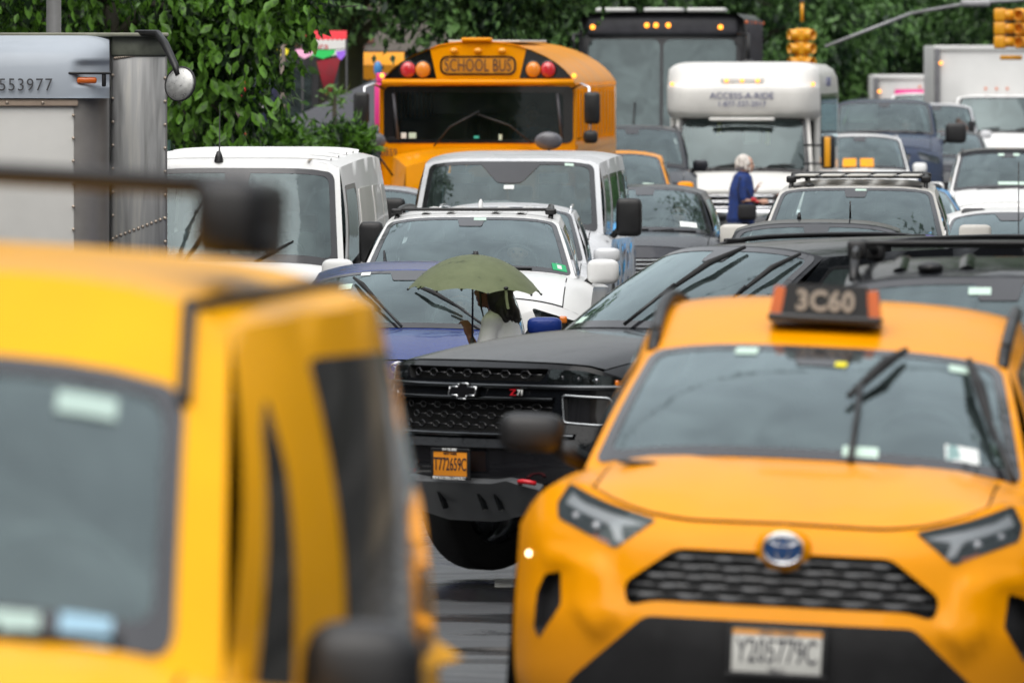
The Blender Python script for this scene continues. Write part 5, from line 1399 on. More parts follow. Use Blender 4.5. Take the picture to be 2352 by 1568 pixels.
def school_bus():
    D = 142.0
    t = thing('school_bus', 'yellow school bus with red and amber warning lamps behind the silver passenger van', 'bus', ((1098 - 1176) * D / FPX, D, 0), (0, 0, -R(3.4)))
    sec = section(1.22, 2.62, 3.16, z0=.55)
    body, full = shell(t, M['busyellow'], 10.0, sec)
    F = plane(0, .045, .03, 2, 1.5)
    inner = [(x * .995, z) for x, z in full[::-1]]
    ws = rrect(-1.185, 1.185, 1.90, 2.61, .08)
    out = [p for p in full]
    mb = MB(); patch_mb(mb, F, out, holes=[ws], step=.2, hint=(0, -1, 0)); mb.build('front_wall', M['busyellow'], t)
    g = patch('windshield', F, ws, M['busglass'], t, off=.002, step=.3)
    patch('window_border', F, ws, M['gloss'], g, holes=[rrect(-1.06, 1.06, 1.945, 2.53, .08)], off=.010, thick=.012, step=.2)
    for x, dx in ((-1.0, .05), (1.05, .0)): b = MB(); b.tube([(x, -.02, 1.95), (x - .06, .02, 2.52)], .02, 6); b.build('pillar_trim', M['coachgrey'], g)
    # header: black lamp panels, raised yellow middle with the sign
    top = [(x, z) for x, z in full if z > 2.7]
    R_ = [(x * .985, z - .012) for x, z in top if x > .56]
    zt_at = lambda x: 2.62 + .54 * (1 - (abs(x) / 1.22) ** 2.3) ** (1 / 1.4)
    for sg in (1, -1):
        q = [(.50, 2.71), (1.17, 2.71)] + [(x, zt_at(x) - .022) for x in lin(1.17, .585, 7)]
        q = [(sg * x, z) for x, z in q]
        if sg < 0: q = q[::-1]
        patch('lamp_panel', F, q, M['gloss'], t, off=.012, thick=.014, step=.2)
        for x, mm in ((.69, 'busamber'), (.875, 'red')):
            h = MB(); h.lathe([(.112, .02), (.112, -.05), (.100, -.05)], (sg * x, 0.045, 2.815), 'y', 24); hd = h.build('lamp_hood', M['gloss'], t)
            l = MB(); l.ell((sg * x, 0.0, 2.815), (.095, .05, .10), 1, 1, 10, 20); l.build('warning_lamp', M[mm], t)
    mid = [(-.515, 2.70), (.515, 2.70), (.60, zt_at(.6) - .005)] + [(x, zt_at(x) + .01) for x in lin(.5, -.5, 8)] + [(-.60, zt_at(.6) - .005)]
    patch('header_panel', F, mid, M['busyellow'], t, off=.06, thick=.075, step=.2)
    b = MB(); b.tube([(x, -.02, 2.66) for x in lin(-1.2, 1.2, 6)], .038, 8); b.build('drip_rail', M['busyellow'], t)
    sg_ = rrect(-.475, .475, 2.745, 2.985, .09); s = patch('sign_panel', F, sg_, M['signamber'], t, off=.064, thick=.01, step=.2)
    patch('sign_border', F, sg_, M['gloss'], s, holes=[rrect(-.45, .45, 2.765, 2.965, .075)], off=.072, thick=.01, step=.2)
    text('lettering', 'SCHOOL BUS', .225, M['ink'], s, T(0, -.045, 2.862), sx=.62, ext=.004, spacing=1.0)
    for x in (-.30, 0, .30): lamp(t, x, -.02, 3.055, .05, 'busamberlit', rz=.03)
    b = MB(); b.rbox((-.02, .1, 3.19), (.38, .3, .05), .02); b.build('roof_vent', M['busyellow'], t)
    b = MB(); b.rbox((0, 4.2, 3.17), (.9, 6, .03), .01); b.build('roof_panel', M['busgrey'], t)
    for x in (-1.2, 1.2): lamp(t, x, -.01, 2.74, .03, 'lampamber')
    # nose
    N = MB(); zz = lambda y: 1.84 - .12 * (-y / 1.5) ** 2
    N.grid(lambda a, y: (a * lerp(1.06, .80, (-y / 1.5) ** 1.5), y, zz(y) - .10 * abs(a) ** 3 - (.6 * max(0, abs(a) - .9) / .1) * 0), lin(-1, 1, 14), lin(-1.5, 0, 8))
    for sg in (-1, 1): N.grid(lambda v, y: (sg * (lerp(1.06, .80, (-y / 1.5) ** 1.5) + .03 * sin(pi * v)), y, lerp(zz(y) - .10, .7, v)), lin(0, 1, 5), lin(-1.5, 0, 8))
    N.grid(lambda x, v: (x * .8, -1.5 - .06 * sin(pi * v), lerp(zz(-1.5) - .1 * abs(x) ** 3, .7, v)), lin(-1, 1, 14), lin(0, 1, 5)); N.build('nose', M['busyellow'], t, center=(0, -.7, 1))
    for sg in (-1, 1):
        f = MB(); f.ell((sg * 1.0, -.75, .85), (.24, .62, .42), .7, .7, 10, 16); f.build('fender', M['busyellow'], t)
    g2 = MB(); g2.rbox((0, -1.58, 1.2), (.9, .06, .6), .02); g2.build('grille', M['gloss'], t); bm2 = MB(); bm2.rbox((0, -1.68, .62), (2.3, .12, .28), .03); bm2.build('front_bumper', M['plastic'], t)
    text('lettering', '10859', .13, M['ink'], t, T(-1.14, -.012, 1.78), sx=.8)
    # side windows
    for k in range(11):
        for sg in (-1, 1):
            y = .45 + k * .84; b = MB(); b.box((sg * 1.222, y + .36, 2.25), (.012, .68, .62)); w = b.build('side_window', M['frit'], t, smooth=False)
            p = MB(); p.box((sg * 1.229, y + .36, 2.25), (.004, .60, .54)); p.build('pane', M['coachblack'], w, smooth=False)
            q = MB(); q.box((sg * 1.235, y - .06, 2.25), (.05, .06, .66)); q.build('window_post', M['busyellow'], t, smooth=False)
    for z in (1.85, 1.35, .95):
        for sg in (-1, 1): b = MB(); b.box((sg * 1.225, 5, z), (.02, 9.6, .07)); b.build('rub_rail', M['gloss'] if z < 1.8 else M['busyellow'], t, smooth=False)
    for sg in (-1, 1):
        b = MB()
        for k in range(60): b.box((sg * 1.223, .3 + k * .16, 2.62), (.016, .05, .05))
        b.build('side_trim', M['busyellow'], t, smooth=False)
    # mirrors on tubular arms
    for sg in (-1, 1):
        a = MB(); a.tube([(sg * 1.18, -.02, 2.58), (sg * 1.30, -.15, 2.64), (sg * 1.40, -.25, 2.60), (sg * 1.42, -.26, 2.0), (sg * 1.25, -.1, 1.95)], .016, 8); o = a.build('mirror_arm', M['chrome'], t)
        b = MB(); b.rbox((sg * 1.44, -.27, 2.34), (.20, .09, .40), .05); b.build('mirror', M['plastic'], t)
        b = MB(); b.rbox((sg * 1.42, -.27, 1.98), (.18, .09, .16), .05); b.build('mirror', M['plastic'], t)
        c = MB(); c.ell((sg * (1.26 if sg < 0 else .93), -.9, 1.935), (.175, .06, .115), 1, 1, 10, 20); c.build('cross_view_mirror', M['mirrorback'], t)
        c = MB(); c.tube([(sg * (1.26 if sg < 0 else .93), -.9, 1.86), (sg * 1.0, -.9, 1.5)], .014, 6); c.build('mirror_arm', M['plastic'], t)
    for q in ([(-.55, 1.86), (-.35, 2.10), (.02, 2.30)], [(.68, 1.90), (.40, 2.12), (-.0, 2.26)]):
        w = MB(); w.tube([(x, -.06, z) for x, z in q], .011, 6); w.build('wiper', M['plastic'], t)
    for x, z, a, mm in ((-.93, 1.985, .05, 'whitesticker'), (-.82, 1.985, .07, 'sticker'), (-.02, 1.965, .05, 'teal'), (.28, 1.965, .03, 'sticker')):
        b = MB(); b.box((x, .0, z + .01), (a * 1.3, .004, .07 if mm != 'teal' else .03)); b.build('sticker', M[mm], t, smooth=False)
    wheelset(t, [(-.98, -.75), (.98, -.75), (-.98, 7), (.98, 7)])
    # cabin: floor, seats, bulkhead, wheel
    b = MB(); b.box((0, 5, .9), (2.3, 9.6, .08)); b.build('cabin_floor', M['interior'], t, smooth=False)
    b = MB(); b.ell((0, .35, 1.78), (1.05, .3, .12), .6, .4); b.build('dashboard', M['interior'], t)
    for i in range(8):
        for sg in (-1, 1): b = MB(); b.rbox((sg * .68, 2.0 + i * .95, 1.75), (.85, .14, .9), .06); b.build('seat', M['seat'], t)
    b = MB(); b.rbox((.62, 1.35, 1.85), (.5, .14, .8), .05); b.build('driver_seat', M['seat'], t)
    b = MB(); b.lathe([(.24 + .018 * cos(R(a)), .018 * sin(R(a))) for a in range(0, 361, 60)], (0, 0, 0), 'y', 20, M=T(.62, .62, 1.80, 0, R(-50))); b.build('steering_wheel', M['plastic'], t)
    return t
M['busglass'] = glassmat('bus_windscreen', tint=(.36, .42, .40), k=1.0, film=.010)
M['busamber'] = simple('amber_warning_lens', (.85, .26, .01), .12, coat=1)
M['busamberlit'] = simple('amber_clearance_lens', (.95, .40, .02), .2, coat=1)
M['signamber'] = simple('yellow_sign_panel', (.70, .28, .01), .35)
M['mirrorback'] = simple('grey_mirror_bowl', (.10, .10, .115), .3, coat=.4)
M['teal'] = simple('teal_sticker', (.05, .5, .42), .5)
M['coachgrey'] = simple('charcoal_trim', (.06, .06, .07), .45, var=.2)
M['coachblack'] = simple('black_coach_paint', (.022, .023, .027), .35, coat=.4, var=.2)
bus = school_bus()

def coach():
    D = 185.; W = 1.36
    t = thing('coach', 'tall black coach with split windscreen and a row of amber roof lamps', 'bus', ((1520 - 1176) * D / FPX, D, 0), (0, 0, -R(2.6)))
    sec = [(W, .4), (W, 3.35), (W - .03, 3.55), (W - .14, 3.64), (.6, 3.66), (0, 3.67)]
    body, full = shell(t, M['coachblack'], 12, sec, sharp=.5)
    F = plane(0, .16, .04, 2, 1.5)
    hl = rrect(-1.2, -.04, 1.35, 3.22, .12); hr = rrect(.02, 1.2, 1.35, 3.22, .12)
    mb = MB(); patch_mb(mb, F, full, holes=[hl, hr], step=.3, hint=(0, -1, 0)); mb.build('front_wall', M['coachblack'], t)
    for q in (hl, hr): patch('windshield', F, q, M['coachglass'], t, off=.002, step=.4)
    b = MB(); b.rbox((0, .24, 3.45), (2.52, .16, .34), .08); b.build('roof_brow', M['coachgrey'], t)
    for x in (-1.13, -.25, -.10, .10, .95): lamp(t, x, .15, 3.45 - .03 * (abs(x) > .9), .042, 'lampamber')
    for x in (-.8, .0, .7): b = MB(); b.rbox((x, 1.2, 3.70), (.62, 1.6, .07), .03); b.build('roof_unit', M['busgrey'], t)
    for k in range(7):
        for sg in (-1, 1): b = MB(); b.box((sg * (W + .002), 1.2 + k * 1.5, 2.4), (.01, 1.4, 1.3)); b.build('side_window', M['frit'], t, smooth=False)
    for k in range(18):
        b = MB(); b.box((W + .012, .6 + k * .62, 3.05), (.02, .03, 1.0)); b.build('side_rib', M['coachgrey'], t, smooth=False)
    for k in range(5): lamp(t, W + .01, .3 + k * 2.8, 3.5, .03, 'orange_lens')
    for sg in (-1, 1):
        a = MB(); a.tube([(sg * 1.25, -.1, 3.3), (sg * 1.42, -.35, 3.3), (sg * 1.42, -.4, 2.8)], .03, 8); a.rbox((sg * 1.42, -.4, 2.65), (.2, .12, .5), .05); a.build('mirror', M['plastic'], t)
    for x in (-.5, .5): w = MB(); w.tube([(x, -.08, 1.4), (x + .06, .05, 2.2)], .014, 6); w.build('wiper', M['plastic'], t)
    b = MB(); b.rbox((0, -.12, .55), (2.5, .2, .4), .06); b.build('front_bumper', M['plastic'], t)
    for sg in (-1, 1): b = MB(); b.rbox((sg * .95, -.06, .95), (.4, .06, .2), .04); b.build('headlight', M['reflector'], t)
    b = MB(); b.ell((0, .5, 1.4), (1.15, .35, .12), .6, .4); b.build('dashboard', M['interior'], t)
    b = MB(); b.box((0, 1.6, 2.5), (2.4, .05, 2.2)); b.build('cabin_divider', M['interior'], t, smooth=False)
    an = MB(); an.tube([(.05, .6, 3.7), (.03, .6, 4.0)], .012, 5); an.build('antenna', M['plastic'], t)
    wheelset(t, [(-1.05, 2.4), (1.05, 2.4), (-1.05, 9), (1.05, 9)], .5)
M['coachglass'] = glassmat('coach_windscreen', tint=(.30, .38, .38), k=3.5, film=.10)
coach()

def minibus():
    D = 174.
    t = thing('paratransit_minibus', 'white minibus with overhanging roof cap lettered ACCESS-A-RIDE', 'bus', ((1704 - 1176) * D / FPX, D, 0), (0, 0, -R(4.4)))
    # tall rear body
    W = 1.14
    sec = [(W, .5), (W, 2.45), (W - .02, 2.62), (W - .08, 2.74), (W - .2, 2.82), (.6, 2.85), (0, 2.86)]
    body, full = shell(t, M['mbwhite'], 6.0, sec, y0=.9, sharp=.6)
    # cap over the cab: rounded box
    cp = MB()
    prf = [(1.0, 1.93), (.55, 1.96), (.12, 2.03), (.03, 2.07), (-.01, 2.12), (-.045, 2.3), (-.04, 2.47), (-.015, 2.50), (.03, 2.53), (.10, 2.62), (.20, 2.74), (.30, 2.81), (.45, 2.85), (1.0, 2.87)]
    def CP(a, k):
        i = min(int(k), len(prf) - 2); f = k - i; y = lerp(prf[i][0], prf[i + 1][0], f); z = lerp(prf[i][1], prf[i + 1][1], f); e = abs(a) ** 9
        return (1.17 * a * (1 - .035 * max(0, z - 2.5)), min(1.0, y + .42 * e * (1.0 - y)), 2.42 + (z - 2.42) * (1 - .22 * abs(a) ** 12))
    cp.grid(CP, [-1, -.985, -.96, -.93, -.89, -.84, -.78, -.7] + lin(-.6, .6, 8) + [.7, .78, .84, .89, .93, .96, .985, 1], lin(0, len(prf) - 1, (len(prf) - 1) * 2))
    for sg in (-1, 1): cp.grid(lambda k, q: tuple(Vector(CP(sg, k)).lerp(Vector((sg * 1.13, 1.0, CP(sg, k)[2])), q)), lin(0, len(prf) - 1, len(prf) - 1), (0, 1))
    cap = cp.build('roof_cap', M['mbwhite'], t, center=(0, .9, 2.4), weld=.001, sharp=1.2)
    b = MB(); b.rbox((0, .08, 2.585), (.66, .10, .11), .03); b.build('cap_fairing', M['mbwhite'], t)
    b = MB(); b.rbox((0, .0, 1.995), (1.0, .10, .05), .02); b.build('lower_lip', M['mbwhite'], t)
    cf = -.062
    text('lettering', 'ACCESS-A-RIDE', .135, M['blueink'], cap, T(0.0, cf, 2.35), sx=1.05); text('lettering', '1-877-337-2017', .115, M['blueink'], cap, T(0.0, cf, 2.225), sx=1.0)
    for x in (-.24, 0, .24): lamp(t, x, .02, 2.585, .028, 'lampamber')
    for x in (-1.08, 1.08): lamp(t, x, .17, 2.53, .028, 'lampamber')
    # side walls joining cap to cab
    for sg in (-1, 1):
        b = MB(); b.rbox((sg * 1.10, 1.0, 1.75), (.09, .5, 1.2), .03); b.build('side_wall', M['mbwhite'], t)
    b = MB(); b.box((0, 1.2, 2.0), (2.15, .05, 1.6)); b.build('bulkhead', M['interior'], t, smooth=False)
    for sg in (-1, 1):
        b = MB(); b.box((sg * (W + .003), 3.9, 1.95), (.012, 5.2, .85)); w = b.build('side_window', M['frit'], t, smooth=False)
        for k in range(5): p = MB(); p.box((sg * (W + .011), 1.8 + k * 1.03, 1.95), (.004, .92, .72)); p.build('pane', M['dark_glass'], w, smooth=False)
        text('lettering', 'ACCESS-A-RIDE', .2, M['blueink'], t, T(sg * (W + .012), 3.6, 2.55, pi / 2 if sg > 0 else -pi / 2))
    # cab nose built with the car shell
    c = CarShell(t, M['mbwhite'], W=1.13, L=3.0, H=2.05, zf=.98, zc=1.20, zb=1.30, yc=-.15, yt=.22, wb=1.10, wt=1.02, zt=2.05, dt=.04, p=5, swb=.12, drop=.1, sw=.22, um=.93, yoff=-.9)
    b = MB()
    # grille with chrome bars and orange-striped black guards either side
    y = -.98
    for i in range(5):
        k = MB(); k.rbox((.0, y - .03, .84 - i * .09), (1.1, .05, .035), .015); k.build('grille_bar', M['chrome'], t)
    k = MB(); k.rbox((0, y - .03, .90), (1.36, .07, .09), .03); k.build('grille_surround', M['mbwhite'], t)
    k = MB(); k.rbox((0, y, .68), (1.2, .05, .46), .02); k.build('grille', M['gloss'], t)
    for sg in (-1, 1):
        k = MB(); k.rbox((sg * .74, y + .02, .70), (.15, .08, .36), .02); k.build('headlight', M['lampwell'], t)
        k = MB(); k.rbox((sg * .63, y - .02, .70), (.055, .07, .44), .015); k.build('marker_strip', M['orange_lens'], t)
        k = MB(); k.rbox((sg * .84, y + .03, .70), (.05, .07, .44), .015); k.build('marker_strip', M['orange_lens'], t)
        # mirrors: tall black case with a yellow edge
        m1 = MB(); m1.rbox((sg * 1.34, -.45, 1.50), (.22, .12, .52), .05); mi = m1.build('mirror', M['plastic'], t)
        m2 = MB(); m2.rbox((sg * 1.335, -.52, 1.50), (.09, .03, .46), .02); m2.build('yellow_guard', M['sigyel'], mi)
        [(lambda a: a.build('mirror_arm', M['plastic'], mi))(MB().tube([(sg * 1.25, -.4, z_), (sg * .95, -.1, z_)], .02, 6)) for z_ in (1.6, 1.32)]
    b = MB(); b.rbox((0, -1.12, .52), (2.1, .14, .22), .03); b.build('front_bumper', M['chrome'], t)
    wheelset(t, [(-.88, -.3), (.88, -.3), (-.95, 5), (.95, 5)], .4)
    for x, z, a, mm in ((.1, 1.62, .12, 'whitesticker'), (-.4, 1.75, .03, 'yellowp'), (.35, 1.60, .03, 'yellowp')):
        b = MB(); b.box((x, .9, z + .1), (a * 2, .01, .2)); b.build('cabin_notice', M[mm], t, smooth=False)
class CarShell(Car):
    """only the hood, windscreen and doors of a cab, hung on a larger vehicle"""
    def __init__(s, root, m, yoff=0, **kw):
        q = dict(DEF); q.update(kw); s.__dict__.update(q)
        s.root = thing_part('cab', root, (0, yoff, 0)); s.m = m
        s.yc -= yoff; s.yt -= yoff; s.ztr = s.zt; s.yrb = s.L - .1; s.yrt = s.L - .15
        r = s.root; mb = MB()
        for sg in (1, -1):
            mb.grid(s.Side(sg), lin(0, 1, 12), lin(0, 1, 8))
            holegrid(mb, s.Sg(sg), 0, 1, 0, 1, [(.08, .5, .06, .85)], 10, 6)
            mb.grid(lambda a, b: (sg * lerp(s.Sg(1)(a, 0)[0] - .02, s.W, b), lerp(s.yc + s.swb - .03, s.L - .2, a), s.zsec(lerp(s.Sg(1)(a, 0)[0] - .02, s.W, b), lerp(s.yc + s.swb - .03, s.L - .2, a))), lin(0, 1, 8), lin(0, 1, 4))
        holegrid(mb, s.Ws, -1, 1, 0, 1, [(-s.um, s.um, .03, .96)], 16, 6)
        mb.grid(s.Roof, lin(-1, 1, 12), lin(0, 1, 4)); mb.grid(s.Top, lin(-1, 1, 24), lin(0, 1, 10))
        patch_mb(mb, s.F, s.outline(), step=.15, hint=(0, -1, 0))
        mb.build('cab_body', m, r, center=(0, 1.5, .9), weld=.0005, sharp=1.0)
        fu = s.um - .005; ou = rrect(-fu - .02, fu + .02, .01, .98, .06, .08); inn = rrect(-fu + .04, fu - .04, .08, .93, .06, .07)
        g = MB(); patch_mb(g, s.Ws, ou, off=.0015, step=.16); go = g.build('windshield', M['glass'], r)
        f = MB(); patch_mb(f, s.Ws, ou, holes=[inn], off=.004, thick=.004, step=.16); f.build('window_border', M['frit'], go)
        for sg in (1, -1): patch('side_window', s.Sg(sg), rrect(.075, .505, .05, .86, .02, .05), M['dark_glass'], r, off=.002, step=.2, hint=(sg, 0, 0))
        d = MB(); d.ell((0, s.yc + .35, s.zc), (.85, .3, .08), .5, .4); d.build('dashboard', M['interior'], r)
        raised(s, (-.55, .0), (-.3, .08), (.0, .12), .012); raised(s, (.15, .0), (.45, .1), (.75, .12), .012)
M['mbwhite'] = paint('minibus_white', (.78, .765, .73), rough=.4, drops=.1, dirt=.18)
minibus()

def boxtruck(name, label, px, D, W, H, L, cab=True, band=None, yaw=0, z0=.9):
    t = thing(name, label, 'truck', ((px - 1176) * D / FPX, D, 0), (0, 0, -R(yaw)))
    b = MB(); b.rbox((0, 1.6 + L / 2, (H + z0) / 2), (2 * W, L, H - z0), .03); b.build('box_body', M['boxwhite'], t)
    f = MB(); f.rbox((0, 1.59, H - .04), (2 * W + .03, .1, .10), .02); f.build('top_rail', M['boxwhite'], t)
    for sg in (-1, 1): p = MB(); p.rbox((sg * (W - .05), 1.58, (H + z0) / 2), (.12, .10, H - z0 - .1), .02); p.build('corner_post', M['cornergrey'], t)
    for x in (-.9 * W, .9 * W): lamp(t, x, 1.52, H - .35, .035, 'lampamber')
    for x in (-.22, 0, .22): lamp(t, x, 1.53, 2.25, .03, 'orange_lens')
    if band: k = MB(); k.box((.20, 1.57, H - .62), (2 * W - .5, .03, .62)); k.build('pink_band', M['hotpink'], t, smooth=False)
    if cab:
        c = CarShell(t, M['white'], W=1.0, L=2.5, H=2.2, zf=1.2, zc=1.36, zb=1.36, yc=.0, yt=.45, wb=.95, wt=.84, zt=2.1, dt=.04, p=5, swb=.1, drop=.1, sw=.2, um=.93, yoff=-.5)
        for sg in (-1, 1): m1 = MB(); m1.rbox((sg * 1.22, .1, 1.55), (.2, .1, .4), .05); m1.build('mirror', M['plastic'], t)
    wheelset(t, [(-.9, .3), (.9, .3), (-.9, L), (.9, L)], .42)
    return t
M['boxwhite'] = simple('white_box_panel', (.62, .62, .61), .5, var=.06, vscale=1.5)
M['cornergrey'] = simple('grey_corner_post', (.13, .13, .14), .5, var=.15)
boxtruck('box_truck', 'white box truck at the right edge behind the black roofed car', 2296, 230, 1.26, 3.12, 6.0)
boxtruck('box_truck', 'distant box truck with a bright pink band left of the white box truck', 2142, 241, 1.2, 2.50, 5.5, cab=True, band=True)

# ------------------------------------------------------------------ riveted truck at the left edge
def steptruck():
    D = 80.
    t = thing('step_van_truck', 'riveted aluminium box truck with grey cap numbered 553977 at the left edge', 'truck', (-3.92, D, 0), (0, 0, R(2.4)))
    am, nt, p, out = newmat('brushed_aluminium')
    tcn = nt.nodes.new('ShaderNodeTexCoord'); mp = nt.nodes.new('ShaderNodeMapping'); mp.inputs['Scale'].default_value = (9, 9, .7); nt.links.new(tcn.outputs['Object'], mp.inputs[0])
    n = noise(nt, 2.2, 6, vec=mp.outputs[0], dist=.4); r = ramp(nt, n.outputs[0], [(.3, (.30, .30, .295)), (.55, (.42, .42, .42)), (.7, (.52, .51, .48))]); nt.links.new(r.outputs[0], p.inputs['Base Color'])
    p.inputs['Metallic'].default_value = .75; q = mrange(nt, n.outputs[0], .3, .7, .28, .5); nt.links.new(q.outputs[0], p.inputs['Roughness'])
    M['alu'] = am
    cap = paint('pale_grey_cap', (.40, .44, .49), rough=.4, drops=.1, dirt=.12); wp = simple('white_truck_panel', (.62, .61, .58), .35, coat=.5, var=.06, vscale=2)
    rivm = simple('tarnished_rivet', (.45, .38, .31), .45, metal=.5, var=.2)
    X1 = 1.50; XC = .72 + .37      # box right edge and cab right edge
    # box body behind
    b = MB(); b.rbox((0, 3.4, 1.95), (2 * X1, 6.0, 2.42), .03); b.build('box_body', am, t)
    # aluminium front bulkhead, standing proud at the right of the cab
    b = MB(); b.rbox((1.30, .36, 1.90), (.40, .06, 2.36), .02); bk = b.build('bulkhead_panel', am, t)
    b = MB(); b.rbox((1.30, .335, 3.115), (.40, .05, .17), .02); b.build('bulkhead_top', simple('weathered_panel', (.13, .14, .11), .5, var=.35, vscale=8), t)
    b = MB(); b.rbox((0, 3.3, 3.185), (2 * X1 + .02, 6.1, .03), .01); b.build('roof_edge', simple('roof_edge_trim', (.22, .22, .17), .6, var=.3), t)
    rv = []
    def rivet(x, y, z, r=.012):
        if not rv:
            k = MB(); k.ell((0, 0, 0), (r, r * .7, r), 1, 1, 5, 8); o = k.build('rivet', rivm, t); rv.append(o)
        else: o = rv[0].copy(); COL.objects.link(o); o.parent = t
        o.location = (x, y, z)
    for i in range(26): rivet(1.13 + i * .0145, .325, 3.02 + .0022 * i)
    for i in range(15): rivet(1.485, .325, 2.88 - i * .165); rivet(1.115, .325, 2.90 - i * .165)
    for i in range(12): rivet(1.14 + i * .031, .325, 1.76 + .012 * i)
    # cab: white face, beige strip, grey moulded cap, rounded grey corner
    b = MB(); b.rbox((-.20, .30, 1.65), (2.10, .9, 2.12), .02); b.build('front_panel', wp, t)
    b = MB(); b.rbox((-.20, -.165, 2.71), (2.14, .03, .055), .01); b.build('panel_strip', simple('beige_strip', (.45, .35, .27), .6, var=.15), t)
    b = MB()
    def C(a, v):
        ang = a * pi / 2; return (.84 + .245 * sin(ang), -.15 + .25 * (1 - cos(ang)), v)
    b.grid(C, lin(0, 1, 10), (.6, 1.5, 2.4, 2.76)); b.build('corner_pillar', simple('grey_metal_pillar', (.33, .31, .295), .35, metal=.5, var=.15, vscale=3), t)
    for i in range(9):
        rivet(.835, -.165, 2.62 - i * .16, .018); rivet(.62 - i * .25, -.185, 2.71)
    S = MB()
    def K(a, v):      # cap: a across, v from lower lip to the roof
        x = a * 1.09; z = 2.74 + .44 * v; y = -.20 + .10 * v ** 2.5 + .30 * v ** 8 + .22 * abs(a) ** 10
        if a > .72: y += .05 * sm((a - .74) / .1) * sm((.62 - v) / .1) * sm((v - .18) / .08)   # recess for the marker lamp
        return (x, y, z)
    S.grid(K, lin(-1, .6, 12)[:-1] + lin(.6, 1, 28), lin(0, 1, 26)); S.grid(lambda a, y: (a * 1.09, y, 2.74), lin(-1, 1, 4), lin(-.2, .5, 2)); S.build('moulded_cap', cap, t, center=(0, .8, 2.7))
    l = MB(); l.rbox((.93, -.155, 2.865), (.14, .04, .045), .015); l.build('marker_lamp', M['orange_lens'], t)
    h = MB(); h.rbox((.95, -.165, 2.915), (.30, .04, .018), .006); h.rbox((1.05, -.15, 2.87), (.03, .05, .1), .01); h.build('lamp_hood', M['plastic'], t)
    text('lettering', '553977', .125, simple('faded_black_ink', (.06, .06, .065), .7), t, T(.50, -.215, 2.83), sx=.9, spacing=1.15)
    # mirror on a curved arm
    a = MB(); a.tube([(1.28, .3, 3.2), (1.43, .15, 3.19), (1.48, .0, 3.12), (1.55, -.15, 2.97), (1.57, -.2, 2.90)], [.02, .03, .03, .025, .02], 8); arm = a.build('mirror_arm', M['plastic'], t)
    mm = MB(); rt = Matrix.Rotation(R(-28), 3, 'Z') @ Matrix.Rotation(R(-12), 3, 'X')
    mm.ell((1.585, -.2, 2.84), (.112, .03, .118), 1, 1, 12, 28, rot=rt); d = mm.build('mirror', simple('convex_mirror_glass', (.42, .42, .41), .32, metal=.6, var=.2, vscale=30), t)
    rg = MB(); ring = [Vector((.114 * cos(a_), 0, .12 * sin(a_))) for a_ in lin(0, 2 * pi, 28)]; rg.tube([rt @ q_ + Vector((1.585, -.2, 2.84)) for q_ in ring], .009, 6, caps=False); rg.build('mirror_rim', M['plastic'], d)
    b = MB(); b.rbox((-.2, -.2, .55), (2.3, .2, .25), .03); b.build('front_bumper', M['plastic'], t)
    wheelset(t, [(-.95, .6), (.95, .6), (-1.2, 5), (1.2, 5)], .42)
steptruck()
# ------------------------------------------------------------------ people: each body one continuous surface
M['skin_dark'] = simple('brown_skin', (.20, .085, .045), .5, var=.1)
M['skin_light'] = simple('fair_skin', (.55, .32, .23), .5, var=.08)
M['skin_tan'] = simple('tan_skin', (.42, .23, .15), .5, var=.08)
M['hair_black'] = simple('black_hair', (.012, .010, .009), .4, var=.3, vscale=30)
M['hair_brown'] = simple('brown_hair', (.05, .025, .015), .45, var=.3, vscale=30)
M['hair_white'] = simple('silver_hair', (.62, .58, .53), .55, var=.2, vscale=25)
M['shirt_white'] = simple('white_blouse', (.93, .92, .94), .85, var=.06, vscale=8, bump=.5, bscale=9)
M['knit_blue'] = simple('navy_blue_cardigan', (.012, .035, .16), .9, var=.3, vscale=14, bump=.4, bscale=60)
M['denim'] = simple('dark_trousers', (.03, .035, .06), .9, var=.2)
M['blacktop'] = simple('black_top', (.012, .012, .014), .8)
M['bluetop'] = simple('blue_shirt', (.02, .14, .30), .8)
M['greytop'] = simple('grey_shirt', (.16, .16, .17), .85)

def fuse(name, mb, m, parent, voxel=.012, smooth=3):
    """melts the gathered shapes into one closed skin"""
    o = mb.build(name + '_raw', m)
    r = o.modifiers.new('r', 'REMESH'); r.mode = 'VOXEL'; r.voxel_size = voxel; r.use_smooth_shade = True
    s = o.modifiers.new('s', 'SMOOTH'); s.iterations = smooth; s.factor = .5
    dg = bpy.context.evaluated_depsgraph_get(); dg.update()
    me = bpy.data.meshes.new_from_object(o.evaluated_get(dg))
    old = o.data; bpy.data.objects.remove(o); bpy.data.meshes.remove(old)
    me.name = name
    for p in me.polygons: p.use_smooth = True
    q = bpy.data.objects.new(name, me); COL.objects.link(q); q.parent = parent
    if not me.materials: me.materials.append(m)
    return q

def limb(mb, pts, rs):
    mb.tube(pts, rs, 12)
    for p, r in zip(pts, rs): mb.ell(p, (r, r, r), 1, 1, 6, 10)

